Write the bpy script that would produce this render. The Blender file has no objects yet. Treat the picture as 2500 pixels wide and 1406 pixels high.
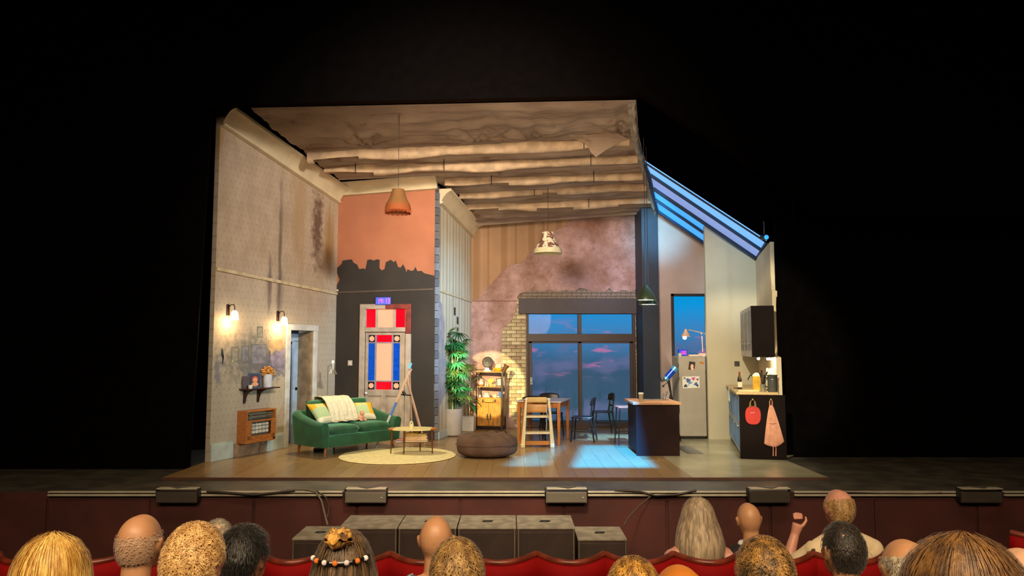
import bpy, bmesh, math, random
from mathutils import Vector, Matrix, Euler, noise
random.seed(7)
SC = bpy.context.scene
COL = SC.collection
PI = math.pi
# ------------------------------------------------------------------ camera
CAM_H = 1.75
PITCH = math.atan(147/1800)
cd = bpy.data.cameras.new('camera'); cd.sensor_width = 36; cd.lens = 36*1800/2500; cd.clip_end = 200
cam = bpy.data.objects.new('camera', cd); COL.objects.link(cam)
cam.location = (0, 0, CAM_H); cam.rotation_euler = (PI/2+PITCH, 0, 0)
SC.camera = cam
# ------------------------------------------------------------------ world, exposure
w = bpy.data.worlds.new('world'); SC.world = w; w.use_nodes = True
w.node_tree.nodes['Background'].inputs[0].default_value = (0.020, 0.012, 0.008, 1)
w.node_tree.nodes['Background'].inputs[1].default_value = 0.05
SC.view_settings.view_transform = 'Standard'; SC.view_settings.look = 'None'
SC.view_settings.exposure = 0.0; SC.view_settings.gamma = 1; SC.view_settings.use_curve_mapping = False
try: SC.cycles.max_bounces = 6; SC.cycles.sample_clamp_indirect = 4
except Exception: pass
# ------------------------------------------------------------------ stage lighting
def aim(o, tgt):
    o.rotation_euler = (Vector(tgt)-Vector(o.location)).to_track_quat('-Z', 'Y').to_euler()
def area(name, loc, tgt, sx, sy, power, col, spread=PI):
    l = bpy.data.lights.new(name, 'AREA'); l.shape = 'RECTANGLE'; l.size = sx; l.size_y = sy
    l.energy = power; l.color = col; l.spread = spread
    o = bpy.data.objects.new(name, l); COL.objects.link(o); o.location = loc; aim(o, tgt); return o
def spot(name, loc, tgt, deg, power, col, blend=.3, r=.08, square=False):
    l = bpy.data.lights.new(name, 'SPOT'); l.spot_size = math.radians(deg); l.spot_blend = blend
    l.energy = power; l.color = col; l.shadow_soft_size = r; l.use_square = square
    o = bpy.data.objects.new(name, l); COL.objects.link(o); o.location = loc; aim(o, tgt); return o
def point(name, loc, power, col, r=.04):
    l = bpy.data.lights.new(name, 'POINT'); l.energy = power; l.color = col; l.shadow_soft_size = r
    o = bpy.data.objects.new(name, l); COL.objects.link(o); o.location = loc; return o
WARM = (1, .83, .64); YEL = (1, .86, .50); NEU = (1, .90, .78); BLUE = (.22, .52, 1); COOL = (.55, .80, 1)
spot('wash_left', (-3.5, 3.0, 6.5), (0.4, 14.5, 3.7), 34, 5200, WARM, .8, 1.3)
spot('wash_right', (4.2, 3.0, 6.5), (-3.0, 14.0, 3.5), 35, 5000, NEU, .8, .5)
spot('wash_low', (0.5, 5.0, 2.9), (0.2, 14.0, 4.9), 54, 1700, (1, .76, .54), .6, 1.0)
spot('sofa_special', (-3.1, 12.75, 4.85), (-2.15, 12.35, .2), 70, 620, (1, .86, .52), .7, .06)
spot('bookcase_special', (-1.5, 5.2, 3.2), (-.52, 16.1, 1.0), 7.6, 13000, (1, .84, .40), .06, .04)
spot('kitchen_special', (0.2, 4.5, 5.6), (4.5, 14.0, 1.0), 21, 3600, (1, .92, .66), .4, .08)
spot('kitchen_top', (0.2, 4.5, 5.6), (4.4, 14.4, 3.1), 13, 3200, (.60, .86, 1), 1, .3)
spot('floor_fill', (0, 4.0, 6.0), (0, 11.2, 0), 44, 2300, (1, .84, .58), .9, .5)
spot('kitchen_floor_fill', (2.6, 4.0, 6.2), (3.5, 11.6, 0), 17, 2600, (1, .94, .72), .9, .3)
spot('cool_left', (3.2, 6.2, 2.2), (-4.4, 12.6, 1.2), 26, 900, (.50, .80, 1), .8, .3)
spot('cool_return', (3.4, 11.6, 3.4), (-1.25, 14.9, 2.2), 40, 1250, (.28, .62, 1), .9, .15)
spot('plaster_lilac', (-1.5, 5.5, 5.0), (2.15, 16.2, 3.35), 9, 5600, (.40, .55, 1), .9, .8)
area('house_light', (0, -1.2, 5.4), (0, 4.0, 0.4), 8, 2.0, 350, (1, .74, .46), 1.9)
area('pit_light', (0, 6.4, 5.6), (0, 8.9, -.4), 10, .8, 80, (1, .76, .52), 1.7)
# ------------------------------------------------------------------ pixel <-> place
_c, _s = math.cos(PITCH), math.sin(PITCH)
def ray(px, py):
    u = (px-1250)/1800; v = (703-py)/1800
    return Vector((u, _c-v*_s, _s+v*_c))
def W(px, py, Y):
    d = ray(px, py); return Vector((0, 0, CAM_H))+d*(Y/d.y)
def F(px, py, z=0.0):
    d = ray(px, py); return Vector((0, 0, CAM_H))+d*((z-CAM_H)/d.z)
# GOBO_HERE
# ------------------------------------------------------------------ objects
def srgb(h):
    if not isinstance(h, str): return tuple(h)[:3]
    v = [int(h[i:i+2], 16)/255 for i in (0, 2, 4)]
    return tuple((x/12.92 if x <= .04045 else ((x+.055)/1.055)**2.4) for x in v)
def tag(o, label=None, cat=None, group=None, kind=None):
    if label: o['label'] = label
    if cat: o['category'] = cat
    if group: o['group'] = group
    if kind: o['kind'] = kind
    return o
def thing(name, label, cat, loc=(0, 0, 0), rz=0, group=None, parent=None):
    o = bpy.data.objects.new(name, None); COL.objects.link(o); o.empty_display_size = .1
    o.location = loc; o.rotation_euler = (0, 0, rz)
    return tag(o, label, cat, group)
def copy_tree(o, parent=None):
    c = o.copy(); COL.objects.link(c)
    if parent: c.parent = parent
    for ch in KIDS.get(o.name, []): copy_tree(ch, c)
    return c
KIDS = {}
def dup(root, loc, rz=0, label=None, group=None, scale=None):
    c = copy_tree(root); c.location = loc; c.rotation_euler = (0, 0, rz)
    if label: c['label'] = label
    if group: c['group'] = group
    if scale: c.scale = scale
    return c
def link(name, me, parent=None, loc=None):
    o = bpy.data.objects.new(name, me); COL.objects.link(o)
    if loc is not None: o.location = loc
    if parent:
        o.parent = parent; KIDS.setdefault(parent.name, []).append(o)
    return o
class MB:
    def __init__(s): s.bm = bmesh.new()
    def _add(s, vs, fs):
        b = [s.bm.verts.new(v) for v in vs]
        for f in fs:
            try: s.bm.faces.new([b[i] for i in f])
            except ValueError: pass
        return b
    def box(s, x, y, z, sx, sy, sz, rot=None, tap=1.0):
        vs = []
        for k in (-1, 1):
            t = tap if k > 0 else 1
            for a, b in ((-1, -1), (1, -1), (1, 1), (-1, 1)):
                vs.append(Vector((a*sx/2*t, b*sy/2*t, k*sz/2)))
        if rot: R = Euler(rot).to_matrix(); vs = [R @ v for v in vs]
        vs = [v+Vector((x, y, z)) for v in vs]
        s._add(vs, [(3, 2, 1, 0), (4, 5, 6, 7), (0, 1, 5, 4), (1, 2, 6, 5), (2, 3, 7, 6), (3, 0, 4, 7)]); return s
    def b2(s, x0, x1, y0, y1, z0, z1):
        return s.box((x0+x1)/2, (y0+y1)/2, (z0+z1)/2, abs(x1-x0), abs(y1-y0), abs(z1-z0))
    def cyl(s, p0, p1, r0, r1=None, n=12, cap=True):
        return s.tube([p0, p1], [r0, r0 if r1 is None else r1], n, cap)
    def tube(s, pts, r, n=8, cap=True):
        pts = [Vector(p) for p in pts]
        if not isinstance(r, (list, tuple)): r = [r]*len(pts)
        rings = []; up = None
        for i, p in enumerate(pts):
            d = (pts[min(i+1, len(pts)-1)]-pts[max(i-1, 0)])
            if d.length < 1e-9: d = Vector((0, 0, 1))
            d.normalize()
            if up is None: up = Vector((0, 0, 1)) if abs(d.z) < .9 else Vector((1, 0, 0))
            a = d.cross(up)
            if a.length < 1e-6: a = d.orthogonal()
            a.normalize(); b = d.cross(a).normalized(); up = -b if False else up
            rings.append([s.bm.verts.new(p+(a*math.cos(t)+b*math.sin(t))*r[i]) for t in [2*PI*k/n for k in range(n)]])
        for i in range(len(rings)-1):
            for k in range(n):
                s.bm.faces.new([rings[i][k], rings[i][(k+1) % n], rings[i+1][(k+1) % n], rings[i+1][k]])
        if cap:
            s.bm.faces.new(rings[0][::-1]); s.bm.faces.new(rings[-1])
        return s
    def lathe(s, prof, c=(0, 0, 0), n=20, fn=None):
        rings = []
        for r, z in prof:
            rings.append([s.bm.verts.new((c[0]+max(r, 1e-4)*math.cos(t)*(fn(t, z) if fn else 1), c[1]+max(r, 1e-4)*math.sin(t)*(fn(t, z) if fn else 1), c[2]+z)) for t in [2*PI*k/n for k in range(n)]])
        for i in range(len(rings)-1):
            for k in range(n):
                s.bm.faces.new([rings[i][k], rings[i][(k+1) % n], rings[i+1][(k+1) % n], rings[i+1][k]])
        return s
    def sph(s, c, r, nu=16, nv=10, rot=None):
        if not isinstance(r, (list, tuple)): r = (r, r, r)
        R = Euler(rot).to_matrix() if rot else None
        vs = []; 
        for j in range(1, nv):
            ph = PI*j/nv
            for i in range(nu):
                th = 2*PI*i/nu
                vs.append(Vector((r[0]*math.sin(ph)*math.cos(th), r[1]*math.sin(ph)*math.sin(th), r[2]*math.cos(ph))))
        vs += [Vector((0, 0, r[2])), Vector((0, 0, -r[2]))]
        if R: vs = [R @ v for v in vs]
        vs = [v+Vector(c) for v in vs]
        fs = []
        for j in range(nv-2):
            for i in range(nu):
                fs.append((j*nu+i, (j+1)*nu+i, (j+1)*nu+(i+1) % nu, j*nu+(i+1) % nu))
        a = (nv-1)*nu
        for i in range(nu):
            fs.append((a, i, (i+1) % nu)); fs.append((a+1, (nv-2)*nu+(i+1) % nu, (nv-2)*nu+i))
        s._add(vs, fs); return s
    def prism(s, pts, d0, d1, plane='xz'):
        def P(a, b, d):
            return {'xz': (a, d, b), 'xy': (a, b, d), 'yz': (d, a, b)}[plane]
        n = len(pts)
        A = [s.bm.verts.new(P(a, b, d0)) for a, b in pts]; B = [s.bm.verts.new(P(a, b, d1)) for a, b in pts]
        s.bm.faces.new(A); s.bm.faces.new(B[::-1])
        for i in range(n):
            s.bm.faces.new([A[i], B[i], B[(i+1) % n], A[(i+1) % n]])
        return s
    def grid(s, fn, nu, nv, cu=False):
        g = [[s.bm.verts.new(fn(i/(nu if cu else nu-1), j/(nv-1))) for i in range(nu)] for j in range(nv)]
        for j in range(nv-1):
            for i in range(nu if cu else nu-1):
                s.bm.faces.new([g[j][i], g[j][(i+1) % nu], g[j+1][(i+1) % nu], g[j+1][i]])
        return s
    def mesh(s, name, mat, smooth=None, fix=True):
        bm = s.bm
        if fix: bmesh.ops.recalc_face_normals(bm, faces=bm.faces)
        me = bpy.data.meshes.new(name); bm.to_mesh(me); bm.free()
        if mat: me.materials.append(mat)
        if smooth is not None:
            me.polygons.foreach_set('use_smooth', [True]*len(me.polygons))
            if smooth < 170: me.set_sharp_from_angle(angle=math.radians(smooth))
        return me
    def build(s, name, mat, parent=None, smooth=None, bevel=0, solid=0, sub=0, loc=None, fix=True):
        o = link(name, s.mesh(name, mat, smooth, fix), parent, loc)
        if solid: m = o.modifiers.new('solid', 'SOLIDIFY'); m.thickness = solid; m.offset = 0
        if bevel: m = o.modifiers.new('bevel', 'BEVEL'); m.width = bevel; m.segments = 2; m.limit_method = 'ANGLE'
        if sub: m = o.modifiers.new('sub', 'SUBSURF'); m.levels = sub; m.render_levels = sub
        return o
def boxo(name, mat, parent, x0, x1, y0, y1, z0, z1, bevel=.003, **k):
    return MB().b2(x0, x1, y0, y1, z0, z1).build(name, mat, parent, bevel=bevel, **k)
# ------------------------------------------------------------------ materials
class NT:
    def __init__(s, name, rough=.6, metal=0, spec=.5):
        s.m = bpy.data.materials.new(name); s.m.use_nodes = True; s.t = s.m.node_tree
        s.b = s.t.nodes['Principled BSDF']; s.b.inputs['Roughness'].default_value = rough
        s.b.inputs['Metallic'].default_value = metal; s.b.inputs['Specular IOR Level'].default_value = spec
        tc = s.n('ShaderNodeTexCoord'); s.o = tc.outputs['Object']; s.gen = tc.outputs['Generated']
        sx = s.n('ShaderNodeSeparateXYZ'); s.l(s.o, sx.inputs[0]); s.x, s.y, s.z = sx.outputs
    def n(s, t): return s.t.nodes.new(t)
    def l(s, a, b): s.t.links.new(a, b)
    def put(s, v, sock):
        if hasattr(v, 'is_output'): s.l(v, sock)
        elif isinstance(v, str): sock.default_value = (*srgb(v), 1)
        elif isinstance(v, (tuple, list)): sock.default_value = (*v[:3], 1) if sock.type == 'RGBA' else v
        else: sock.default_value = v
    def f(s, op, a, b=0.0, clamp=False):
        n = s.n('ShaderNodeMath'); n.operation = op; n.use_clamp = clamp; s.put(a, n.inputs[0]); s.put(b, n.inputs[1]); return n.outputs[0]
    def ss(s, v, a, b, lo=0.0, hi=1.0):
        n = s.n('ShaderNodeMapRange'); n.interpolation_type = 'SMOOTHSTEP'
        if a > b: a, b, lo, hi = b, a, hi, lo
        s.put(v, n.inputs[0]); n.inputs[1].default_value = a; n.inputs[2].default_value = b; n.inputs[3].default_value = lo; n.inputs[4].default_value = hi
        return n.outputs[0]
    def noise(s, sc, det=3, stretch=None, rough=.5):
        n = s.n('ShaderNodeTexNoise'); n.inputs['Scale'].default_value = sc; n.inputs['Detail'].default_value = det; n.inputs['Roughness'].default_value = rough
        if stretch:
            mp = s.n('ShaderNodeMapping'); mp.inputs['Scale'].default_value = stretch; s.l(s.o, mp.inputs[0]); s.l(mp.outputs[0], n.inputs['Vector'])
        else: s.l(s.o, n.inputs['Vector'])
        return n.outputs['Fac']
    def mix(s, f, a, b):
        n = s.n('ShaderNodeMix'); n.data_type = 'RGBA'; s.put(f, n.inputs[0]); s.put(a, n.inputs[6]); s.put(b, n.inputs[7]); return n.outputs[2]
    def blob(s, u, z, ru, rz, soft=.5, k=.5, nz=None):
        a = s.f('DIVIDE', s.f('SUBTRACT', s.x, u), ru); b = s.f('DIVIDE', s.f('SUBTRACT', s.z, z), rz)
        d = s.f('SQRT', s.f('ADD', s.f('MULTIPLY', a, a), s.f('MULTIPLY', b, b)))
        if nz is not None: d = s.f('ADD', d, s.f('MULTIPLY', s.f('SUBTRACT', nz, .5), k))
        return s.ss(d, 1.0, 1.0-soft)
    def base(s, c): s.put(c, s.b.inputs['Base Color']); return s
    def bump(s, h, st=.2, dist=.01):
        n = s.n('ShaderNodeBump'); n.inputs['Strength'].default_value = st; n.inputs['Distance'].default_value = dist
        s.l(h, n.inputs['Height']); s.l(n.outputs[0], s.b.inputs['Normal']); return s
    def emit(s, c, st):
        s.put(c, s.b.inputs['Emission Color']); s.put(st, s.b.inputs['Emission Strength']); return s
MC = {}
def M(name, col, rough=.6, metal=0, vary=.12, sc=6, bump=0, bsc=60, emit=0, ecol=None, spec=.5, stretch=None, sheen=0, alpha=None):
    if name in MC: return MC[name]
    t = NT(name, rough, metal, spec); c = srgb(col)
    if vary:
        n = t.noise(sc, 4, stretch)
        t.base(t.mix(t.ss(n, .3, .7), tuple(x*(1-vary) for x in c), tuple(min(1, x*(1+vary)) for x in c)))
    else: t.base(c)
    if bump: t.bump(t.noise(bsc, 3, stretch), bump)
    if emit: t.emit(ecol or col, emit)
    if sheen: t.b.inputs['Sheen Weight'].default_value = sheen
    if alpha is not None: t.b.inputs['Alpha'].default_value = alpha
    MC[name] = t.m; return t.m
black = M('black_velvet', '090706', .95, vary=.3, spec=.1)
blackm = M('black_metal', '191614', .45, spec=.4)
darkw = M('dark_wood', '3a1d10', .45, vary=.3, stretch=(1, 1, 8))
wood = M('oak_wood', 'a8703a', .45, vary=.25, sc=5, stretch=(8, 8, 1))
woodh = M('pale_wood', 'd8b98a', .5, vary=.12, stretch=(8, 8, 1))
white = M('white_plastic', 'e6e2d8', .4, vary=.04)
chrome = M('steel', 'b8b8b8', .22, 1, vary=.05)
# ------------------------------------------------------------------ walls
class Wall:
    """vertical wall: local x runs along it (left to right as seen), local y away from the room, local z up"""
    def __init__(s, A, B, name, kind='structure'):
        s.A = Vector((A[0], A[1], 0)); s.B = Vector((B[0], B[1], 0)); d = s.B-s.A
        s.L = d.length; s.e = d.normalized(); s.n = Vector((-s.e.y, s.e.x, 0)); s.rz = math.atan2(d.y, d.x); s.name = name
    def hit(s, px, py, d=0.0):
        r = ray(px, py); o = Vector((0, 0, CAM_H)); A = s.A+s.n*d
        t = (A-o).dot(s.n)/r.dot(s.n); p = o+r*t
        return ((p-s.A).dot(s.e), p.z)
    def P(s, u, d, z): return s.A+s.e*u+s.n*d+Vector((0, 0, z))
    def place(s, o): o.location = s.A; o.rotation_euler = (0, 0, s.rz); return o
    def panel(s, mat, u0, u1, top, t=.1, openings=(), z0=0):
        """top: list of (u, z); openings: (u0, u1, z0, z1)"""
        def zt(u):
            for (a, za), (b, zb) in zip(top, top[1:]):
                if a <= u <= b: return za+(zb-za)*(u-a)/max(b-a, 1e-9)
            return top[-1][1] if u > top[-1][0] else top[0][1]
        us = sorted({u0, u1, *[q for q, _ in top if u0 < q < u1], *[o[0] for o in openings], *[o[1] for o in openings]})
        m = MB()
        for a, b in zip(us, us[1:]):
            if b-a < 1e-5: continue
            cuts = sorted([(o[2], o[3]) for o in openings if o[0] <= (a+b)/2 <= o[1]]); z = z0
            for (c0, c1) in cuts:
                if c0 > z+1e-4: m.prism([(a, z), (b, z), (b, c0), (a, c0)], 0, t)
                z = c1
            m.prism([(a, z), (b, z), (b, zt(b)), (a, zt(a))], 0, t)
        s.o = s.place(m.build(s.name, mat)); tag(s.o, kind='structure'); return s.o
    def layer(s, name, mat, pts_px, d0, d1):
        """a layer of real thickness lying on the wall, outline given in photo pixels"""
        pts = [s.hit(x, y, d0) for x, y in pts_px]
        return MB().prism(pts, d0, d1).build(name, mat, s.o)
# ================================================================== the setting
def f2(px, py): p = F(px, py); return (p.x, p.y)
PA, PB = f2(511, 1128), f2(815, 1071)
PC = f2(1057, 1075)
PD, PE = f2(1068, 1073), f2(1150, 1043)
PG = f2(1572, 1043)
WL = Wall(PA, PB, 'wall_left'); WD = Wall(PB, PC, 'wall_back_left'); WR = Wall(PD, PE, 'wall_return'); WBk = Wall(PE, PG, 'wall_back')
K1 = (W(1600, 800, 15.8).x, 15.8); K2 = (W(1745, 800, 15.8).x+.2, 15.8)
WK1 = Wall(K1, K2, 'wall_kitchen_back')
k3 = W(1725, 800, 14.4); k4 = W(1849, 800, 14.4)
WK2 = Wall((k3.x, 14.4), (k4.x, 14.4), 'wall_kitchen_side')
CO = F(1808, 1120); CRZ = -math.radians(12.5)                     # kitchen counter corner and heading
ce = Vector((math.cos(CRZ), math.sin(CRZ), 0)); cn = Vector((-math.sin(CRZ), math.cos(CRZ), 0))
k5 = CO+ce*.62+cn*.30
WKR = Wall((k4.x, 14.4), (k5.x, k5.y), 'wall_right')

# --- floor: dark stage, raised set floor of boards
stage_m = NT('stage_paint', .42); stage_m.base(stage_m.mix(stage_m.ss(stage_m.noise(3, 5), .35, .7), '3f3b34', '585244')); stage_m.bump(stage_m.noise(80, 2), .05); stage_m = stage_m.m
fl = MB().b2(-11, 11, 9.36, 20.5, -.25, -.035).build('floor', stage_m); tag(fl, kind='structure')
fl.location = (0, 0, 0)
boards = []
for k, (c1, c2) in enumerate([('8a6d48', '9a7c56'), ('90744e', '9f825c'), ('846944', '937750')]):
    t = NT('floor_board_%d' % k, .24); g = t.noise(2.2, 6, (1, .12, 1)); t.base(t.mix(t.ss(g, .3, .72), c1, c2))
    t.b.inputs['Roughness'].default_value = .26; t.bump(t.noise(12, 3, (1, .1, 1)), .06); boards.append(t.m)
zf0 = W(1, 1, 1)
KX = F(1640, 1130).x                                             # boards left of the island, vinyl right of it
def fy_front(x): return 10.2
xL0, xR0 = -4.75, 4.3
bw = .235; x = xL0; i = 0
under = MB(); under.prism([(-4.75, 10.2), (-4.75, 16.6), (5.2, 16.6), (5.2, 13.0), (4.3, 11.9), (4.3, 10.2)], -.035, -.006, 'xy')
uo = under.build('subfloor', M('board_gap', '1c120b', .8), fl)
bproto = {}
while x < KX-.01:
    x1 = min(x+bw, KX); 
    cuts = [10.2, 10.2+random.uniform(.8, 2.4)]
    while cuts[-1] < 16.2: cuts.append(cuts[-1]+random.uniform(1.8, 2.6))
    cuts[-1] = 16.55
    for y0, y1 in zip(cuts, cuts[1:]):
        xx = x; 
        ylo = y0
        edge = 10.2                  # left end of the platform runs off diagonally
        if y1 < edge+.05: continue
        ylo = max(y0, edge)
        yhi = y1
        if yhi-ylo < .03: continue
        key = (round(x1-x, 3), round(yhi-ylo, 2), i % 3)
        if key not in bproto:
            bproto[key] = MB().b2(.0015, (x1-x)-.0015, .0015, yhi-ylo-.0015, -.02, 0).mesh('floor_board', boards[i % 3])
        link('floor_board', bproto[key], fl, (x, ylo, 0)); i += 1
    x = x1
t = NT('kitchen_vinyl', .22); t.base(t.mix(t.ss(t.noise(1.6, 4), .3, .75), '8d8568', 'a89f80')); t.bump(t.noise(40, 2), .04)
vin = MB().prism([(KX+.002, 10.2), (4.3, 10.2), (4.3, 11.9), (5.2, 13.0), (5.2, 16.55), (KX+.002, 16.55)], -.02, 0, 'xy').build('kitchen_floor', t.m, fl)
MB().b2(-4.76, 4.31, 10.172, 10.199, -.034, 0.0).build('floor_edge', M('edge_brown', '4a2c20', .6), fl)
# pale strip on the lip of the stage, stage front, pit floor
lip = thing('stage_lip', 'pale metal strip along the front edge of the stage', 'edge', (0, 9.335, 0))
lm = M('lip_metal', 'cfc7b0', .35, .3, vary=.1)
for a, b in ((-5.75, -2.1), (-1.63, .45), (.94, 3.0), (3.5, 5.72), (6.1, 6.9)):
    boxo('metal_strip', lm, lip, a, b, -.03, .018, -.036, -.018, .002)
    boxo('metal_strip', lm, lip, a, b, -.035, -.002, -.075, -.052, .002)
fas = M('pit_brown', '48221c', .8, vary=.3, sc=2)
wf = MB().b2(-11, 11, 9.36, 9.44, -1.5, -.036).build('wall_front', fas); tag(wf, kind='structure')
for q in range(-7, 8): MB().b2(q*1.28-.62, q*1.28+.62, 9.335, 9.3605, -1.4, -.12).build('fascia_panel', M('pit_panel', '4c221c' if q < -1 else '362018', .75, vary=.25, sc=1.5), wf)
pf = MB().b2(-11, 11, 4.9, 9.36, -1.6, -1.5).build('floor_pit', M('pit_floor', '120d0b', .9)); tag(pf, kind='structure')

# --- left wall
def walltop(wl, pts): return [wl.hit(x, y) for x, y in pts]
uL1 = WL.hit(708, 800)[0]; uL2 = WL.hit(764, 800)[0]; zdoor = WL.hit(708, 806)[1]
zLt0 = WL.hit(530, 262)[1]; zLt1 = WL.hit(815, 462)[1]
t = NT('wallpaper_left', .75)
nz = t.noise(3.5, 5, (1, 1, .6), .6); nz2 = t.noise(9, 4)
c = t.mix(t.ss(nz, .3, .7), 'b9a48c', 'a9947c')
c = t.mix(t.ss(t.z, 1.6, 3.0, 1, 0), c, t.mix(.5, c, 'b9b095'))
# small printed sprig pattern
def dots(t, s, r):
    def cell(v, off=0.0):
        return t.f('SUBTRACT', t.f('FRACT', t.f('ADD', t.f('DIVIDE', v, s), off)), .5)
    row = t.f('MULTIPLY', t.f('MODULO', t.f('FLOOR', t.f('DIVIDE', t.z, s)), 2.0), .5)
    dx = cell(t.x, row); dz = cell(t.z)
    return t.ss(t.f('SQRT', t.f('ADD', t.f('MULTIPLY', dx, dx), t.f('MULTIPLY', dz, dz))), r, r*.4)
c = t.mix(t.f('MULTIPLY', dots(t, .105, .19), .34), c, '7d6450')
def H(wl, px, py): return wl.hit(px, py)
def streak(t, c, wl, px, py0, py1, w, col, amt, nz, k=1.2, soft=.8):
    u, z0 = H(wl, px, py0); _, z1 = H(wl, px, py1)
    return t.mix(t.f('MULTIPLY', t.blob(u, (z0+z1)/2, w, abs(z0-z1)/2, soft, k, nz), amt), c, col)
hn = t.noise(5, 4, (3, 1, .5))
c = streak(t, c, WL, 690, 380, 800, .07, '5a4c44', .75, hn)
c = streak(t, c, WL, 661, 600, 790, .08, '55473f', .75, hn)
c = streak(t, c, WL, 684, 640, 800, .13, '5f5148', .6, hn)
c = streak(t, c, WL, 735, 330, 720, .30, 'a88458', .55, hn)
c = streak(t, c, WL, 778, 420, 690, .24, '644a3a', .95, nz2, 1.6)
c = streak(t, c, WL, 806, 470, 715, .22, '94713c', .8, hn)
c = streak(t, c, WL, 536, 268, 400, .22, 'a07c4a', .7, hn)
c = streak(t, c, WL, 620, 790, 960, .95, '62625a', .75, nz2, 1.8)
c = streak(t, c, WL, 640, 840, 930, .55, '57596a', .55, t.noise(14, 4), 2.4, .5)
c = streak(t, c, WL, 678, 850, 930, .42, '4f5268', .6, t.noise(11, 5), 2.6, .4)
c = streak(t, c, WL, 534, 860, 960, .12, '6a6a74', .7, nz2, 1.6)
c = streak(t, c, WL, 600, 900, 1000, .10, '6a6a70', .6, nz2, 1.6)
c = streak(t, c, WL, 700, 860, 1000, .10, 'b3a68e', .6, nz2, 1.6)
t.base(c); t.bump(t.noise(30, 4), .12)
WLo = WL.panel(t.m, 0, WL.L, [(0, zLt0), (WL.L, zLt1)], .09, [(uL1, uL2, 0, zdoor)])
# pale patches where pictures once hung, torn plaster
gh1 = M('ghost_patch', '8f8a78', .8, vary=.25, sc=12); gh2 = M('ghost_patch_dark', '7c7a80', .8, vary=.3, sc=9); gh3 = M('ghost_edge', '6f6b60', .8, vary=.3)
for (x0, y0, x1, y1, e) in ((567, 850, 581, 880, gh1), (592, 847, 606, 880, gh2), (615, 843, 649, 886, gh2), (630, 800, 640, 822, gh1)):
    WL.layer('picture_mark_edge', gh3, [(x0-2.5, y0-3), (x1+2, y0-3.5), (x1+2, y1+2), (x0-2.5, y1+3)], -.001, 0)
    WL.layer('picture_mark', e, [(x0, y0), (x1, y0-1), (x1, y1), (x0, y1+1)], -.002, 0)
WL.layer('torn_plaster', M('torn_plaster', '8d8391', .9, vary=.35, sc=8), [(662, 860), (668, 852), (680, 857), (690, 848), (698, 853), (702, 880), (700, 905), (694, 920), (688, 905), (676, 902), (664, 893), (660, 876)], -.002, 0)
WL.layer('torn_paper', M('torn_paper', 'b49a72', .9, vary=.2), [(656, 830), (688, 828), (693, 846), (684, 858), (672, 855), (664, 864), (655, 850)], -.004, 0)
# mouldings
crm = M('cornice_cream', 'cdbb98', .6, vary=.1, sc=3, bump=.1)
def cornice(wl, name, u0, u1, zt0, zt1, h, p, mat, splits=(), reach0=None, reach1=None):
    """cove moulding: profile (out of wall, down from top)"""
    prof = [(.0, 0), (p, 0), (p, .16*h), (p*.82, .2*h), (p*.6, .32*h), (p*.38, .55*h), (p*.24, .74*h), (p*.2, .84*h), (p*.32, .86*h), (p*.3, .94*h), (.02, h), (0, h)]
    us = [u0, *splits, u1]
    for a, b in zip(us, us[1:]):
        m = MB(); rings = []
        for u in (a+.002, b-.002):
            zt = zt0+(zt1-zt0)*(u-u0)/(u1-u0)
            rings.append([m.bm.verts.new((u, -q, zt-r)) for q, r in prof])
        n = len(prof)
        for k in range(n): m.bm.faces.new([rings[0][k], rings[0][(k+1) % n], rings[1][(k+1) % n], rings[1][k]])
        m.bm.faces.new(rings[0]); m.bm.faces.new(rings[1][::-1])
        m.build(name, mat, wl.o, smooth=40)
us = [WL.hit(692, 380)[0]]
cornice(WL, 'cornice', 0, WL.L-.02, zLt0+.02, zLt1+.03, .30, .27, crm, [us[0]*.98, us[0]*1.0+1.2])
cornice(WL, 'cornice', 0, .06, zLt0+.03, zLt0+.03, .32, .29, crm)
z0, z1 = WL.hit(526, 656)[1], WL.hit(814, 716)[1]
def rail(wl, name, mat, u0, u1, z0, z1, h=.05, p=.03, y=0):
    m = MB(); m.prism([(u0, z0-h/2), (u1, z1-h/2), (u1, z1+h/2), (u0, z0+h/2)], -p, y); return m.build(name, mat, wl.o, bevel=.006)
uu = [0, WL.hit(636, 680)[0], WL.hit(700, 690)[0], WL.L]
for a, b in zip(uu, uu[1:]): rail(WL, 'picture_rail', M('rail_cream', 'c4b08a', .6, vary=.2, sc=9), a+.002, b-.002, z0+(z1-z0)*a/WL.L, z0+(z1-z0)*b/WL.L, .055)
bl = bpy.data.objects.new('baseboard_left', None); COL.objects.link(bl); WL.place(bl); tag(bl, kind='structure')
ub = [0.0, WL.hit(566, 1110)[0], WL.hit(648, 1100)[0], WL.hit(686, 1095)[0], uL1-.13]
bbm = [M('skirting_pale', 'b9c2b4', .5, vary=.15, sc=4), M('bare_plaster', '9a7a5a', .9, vary=.3, sc=6), M('skirting_pale2', 'b2bfba', .5, vary=.12), M('skirting_pale', '')]
for k in range(4):
    d = .008 if k == 1 else .035
    boxo('skirting_board', bbm[k], bl, ub[k]+.004, ub[k+1]-.004, -d, 0, 0, .25 if k != 1 else .22, .008)
    if k != 1: boxo('skirting_cap', bbm[k], bl, ub[k]+.004, ub[k+1]-.004, -d+.012, 0, .25, .275, .004)
boxo('skirting_board', bbm[0], bl, uL2+.13, WL.L-.01, -.035, 0, 0, .25, .008)
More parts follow.
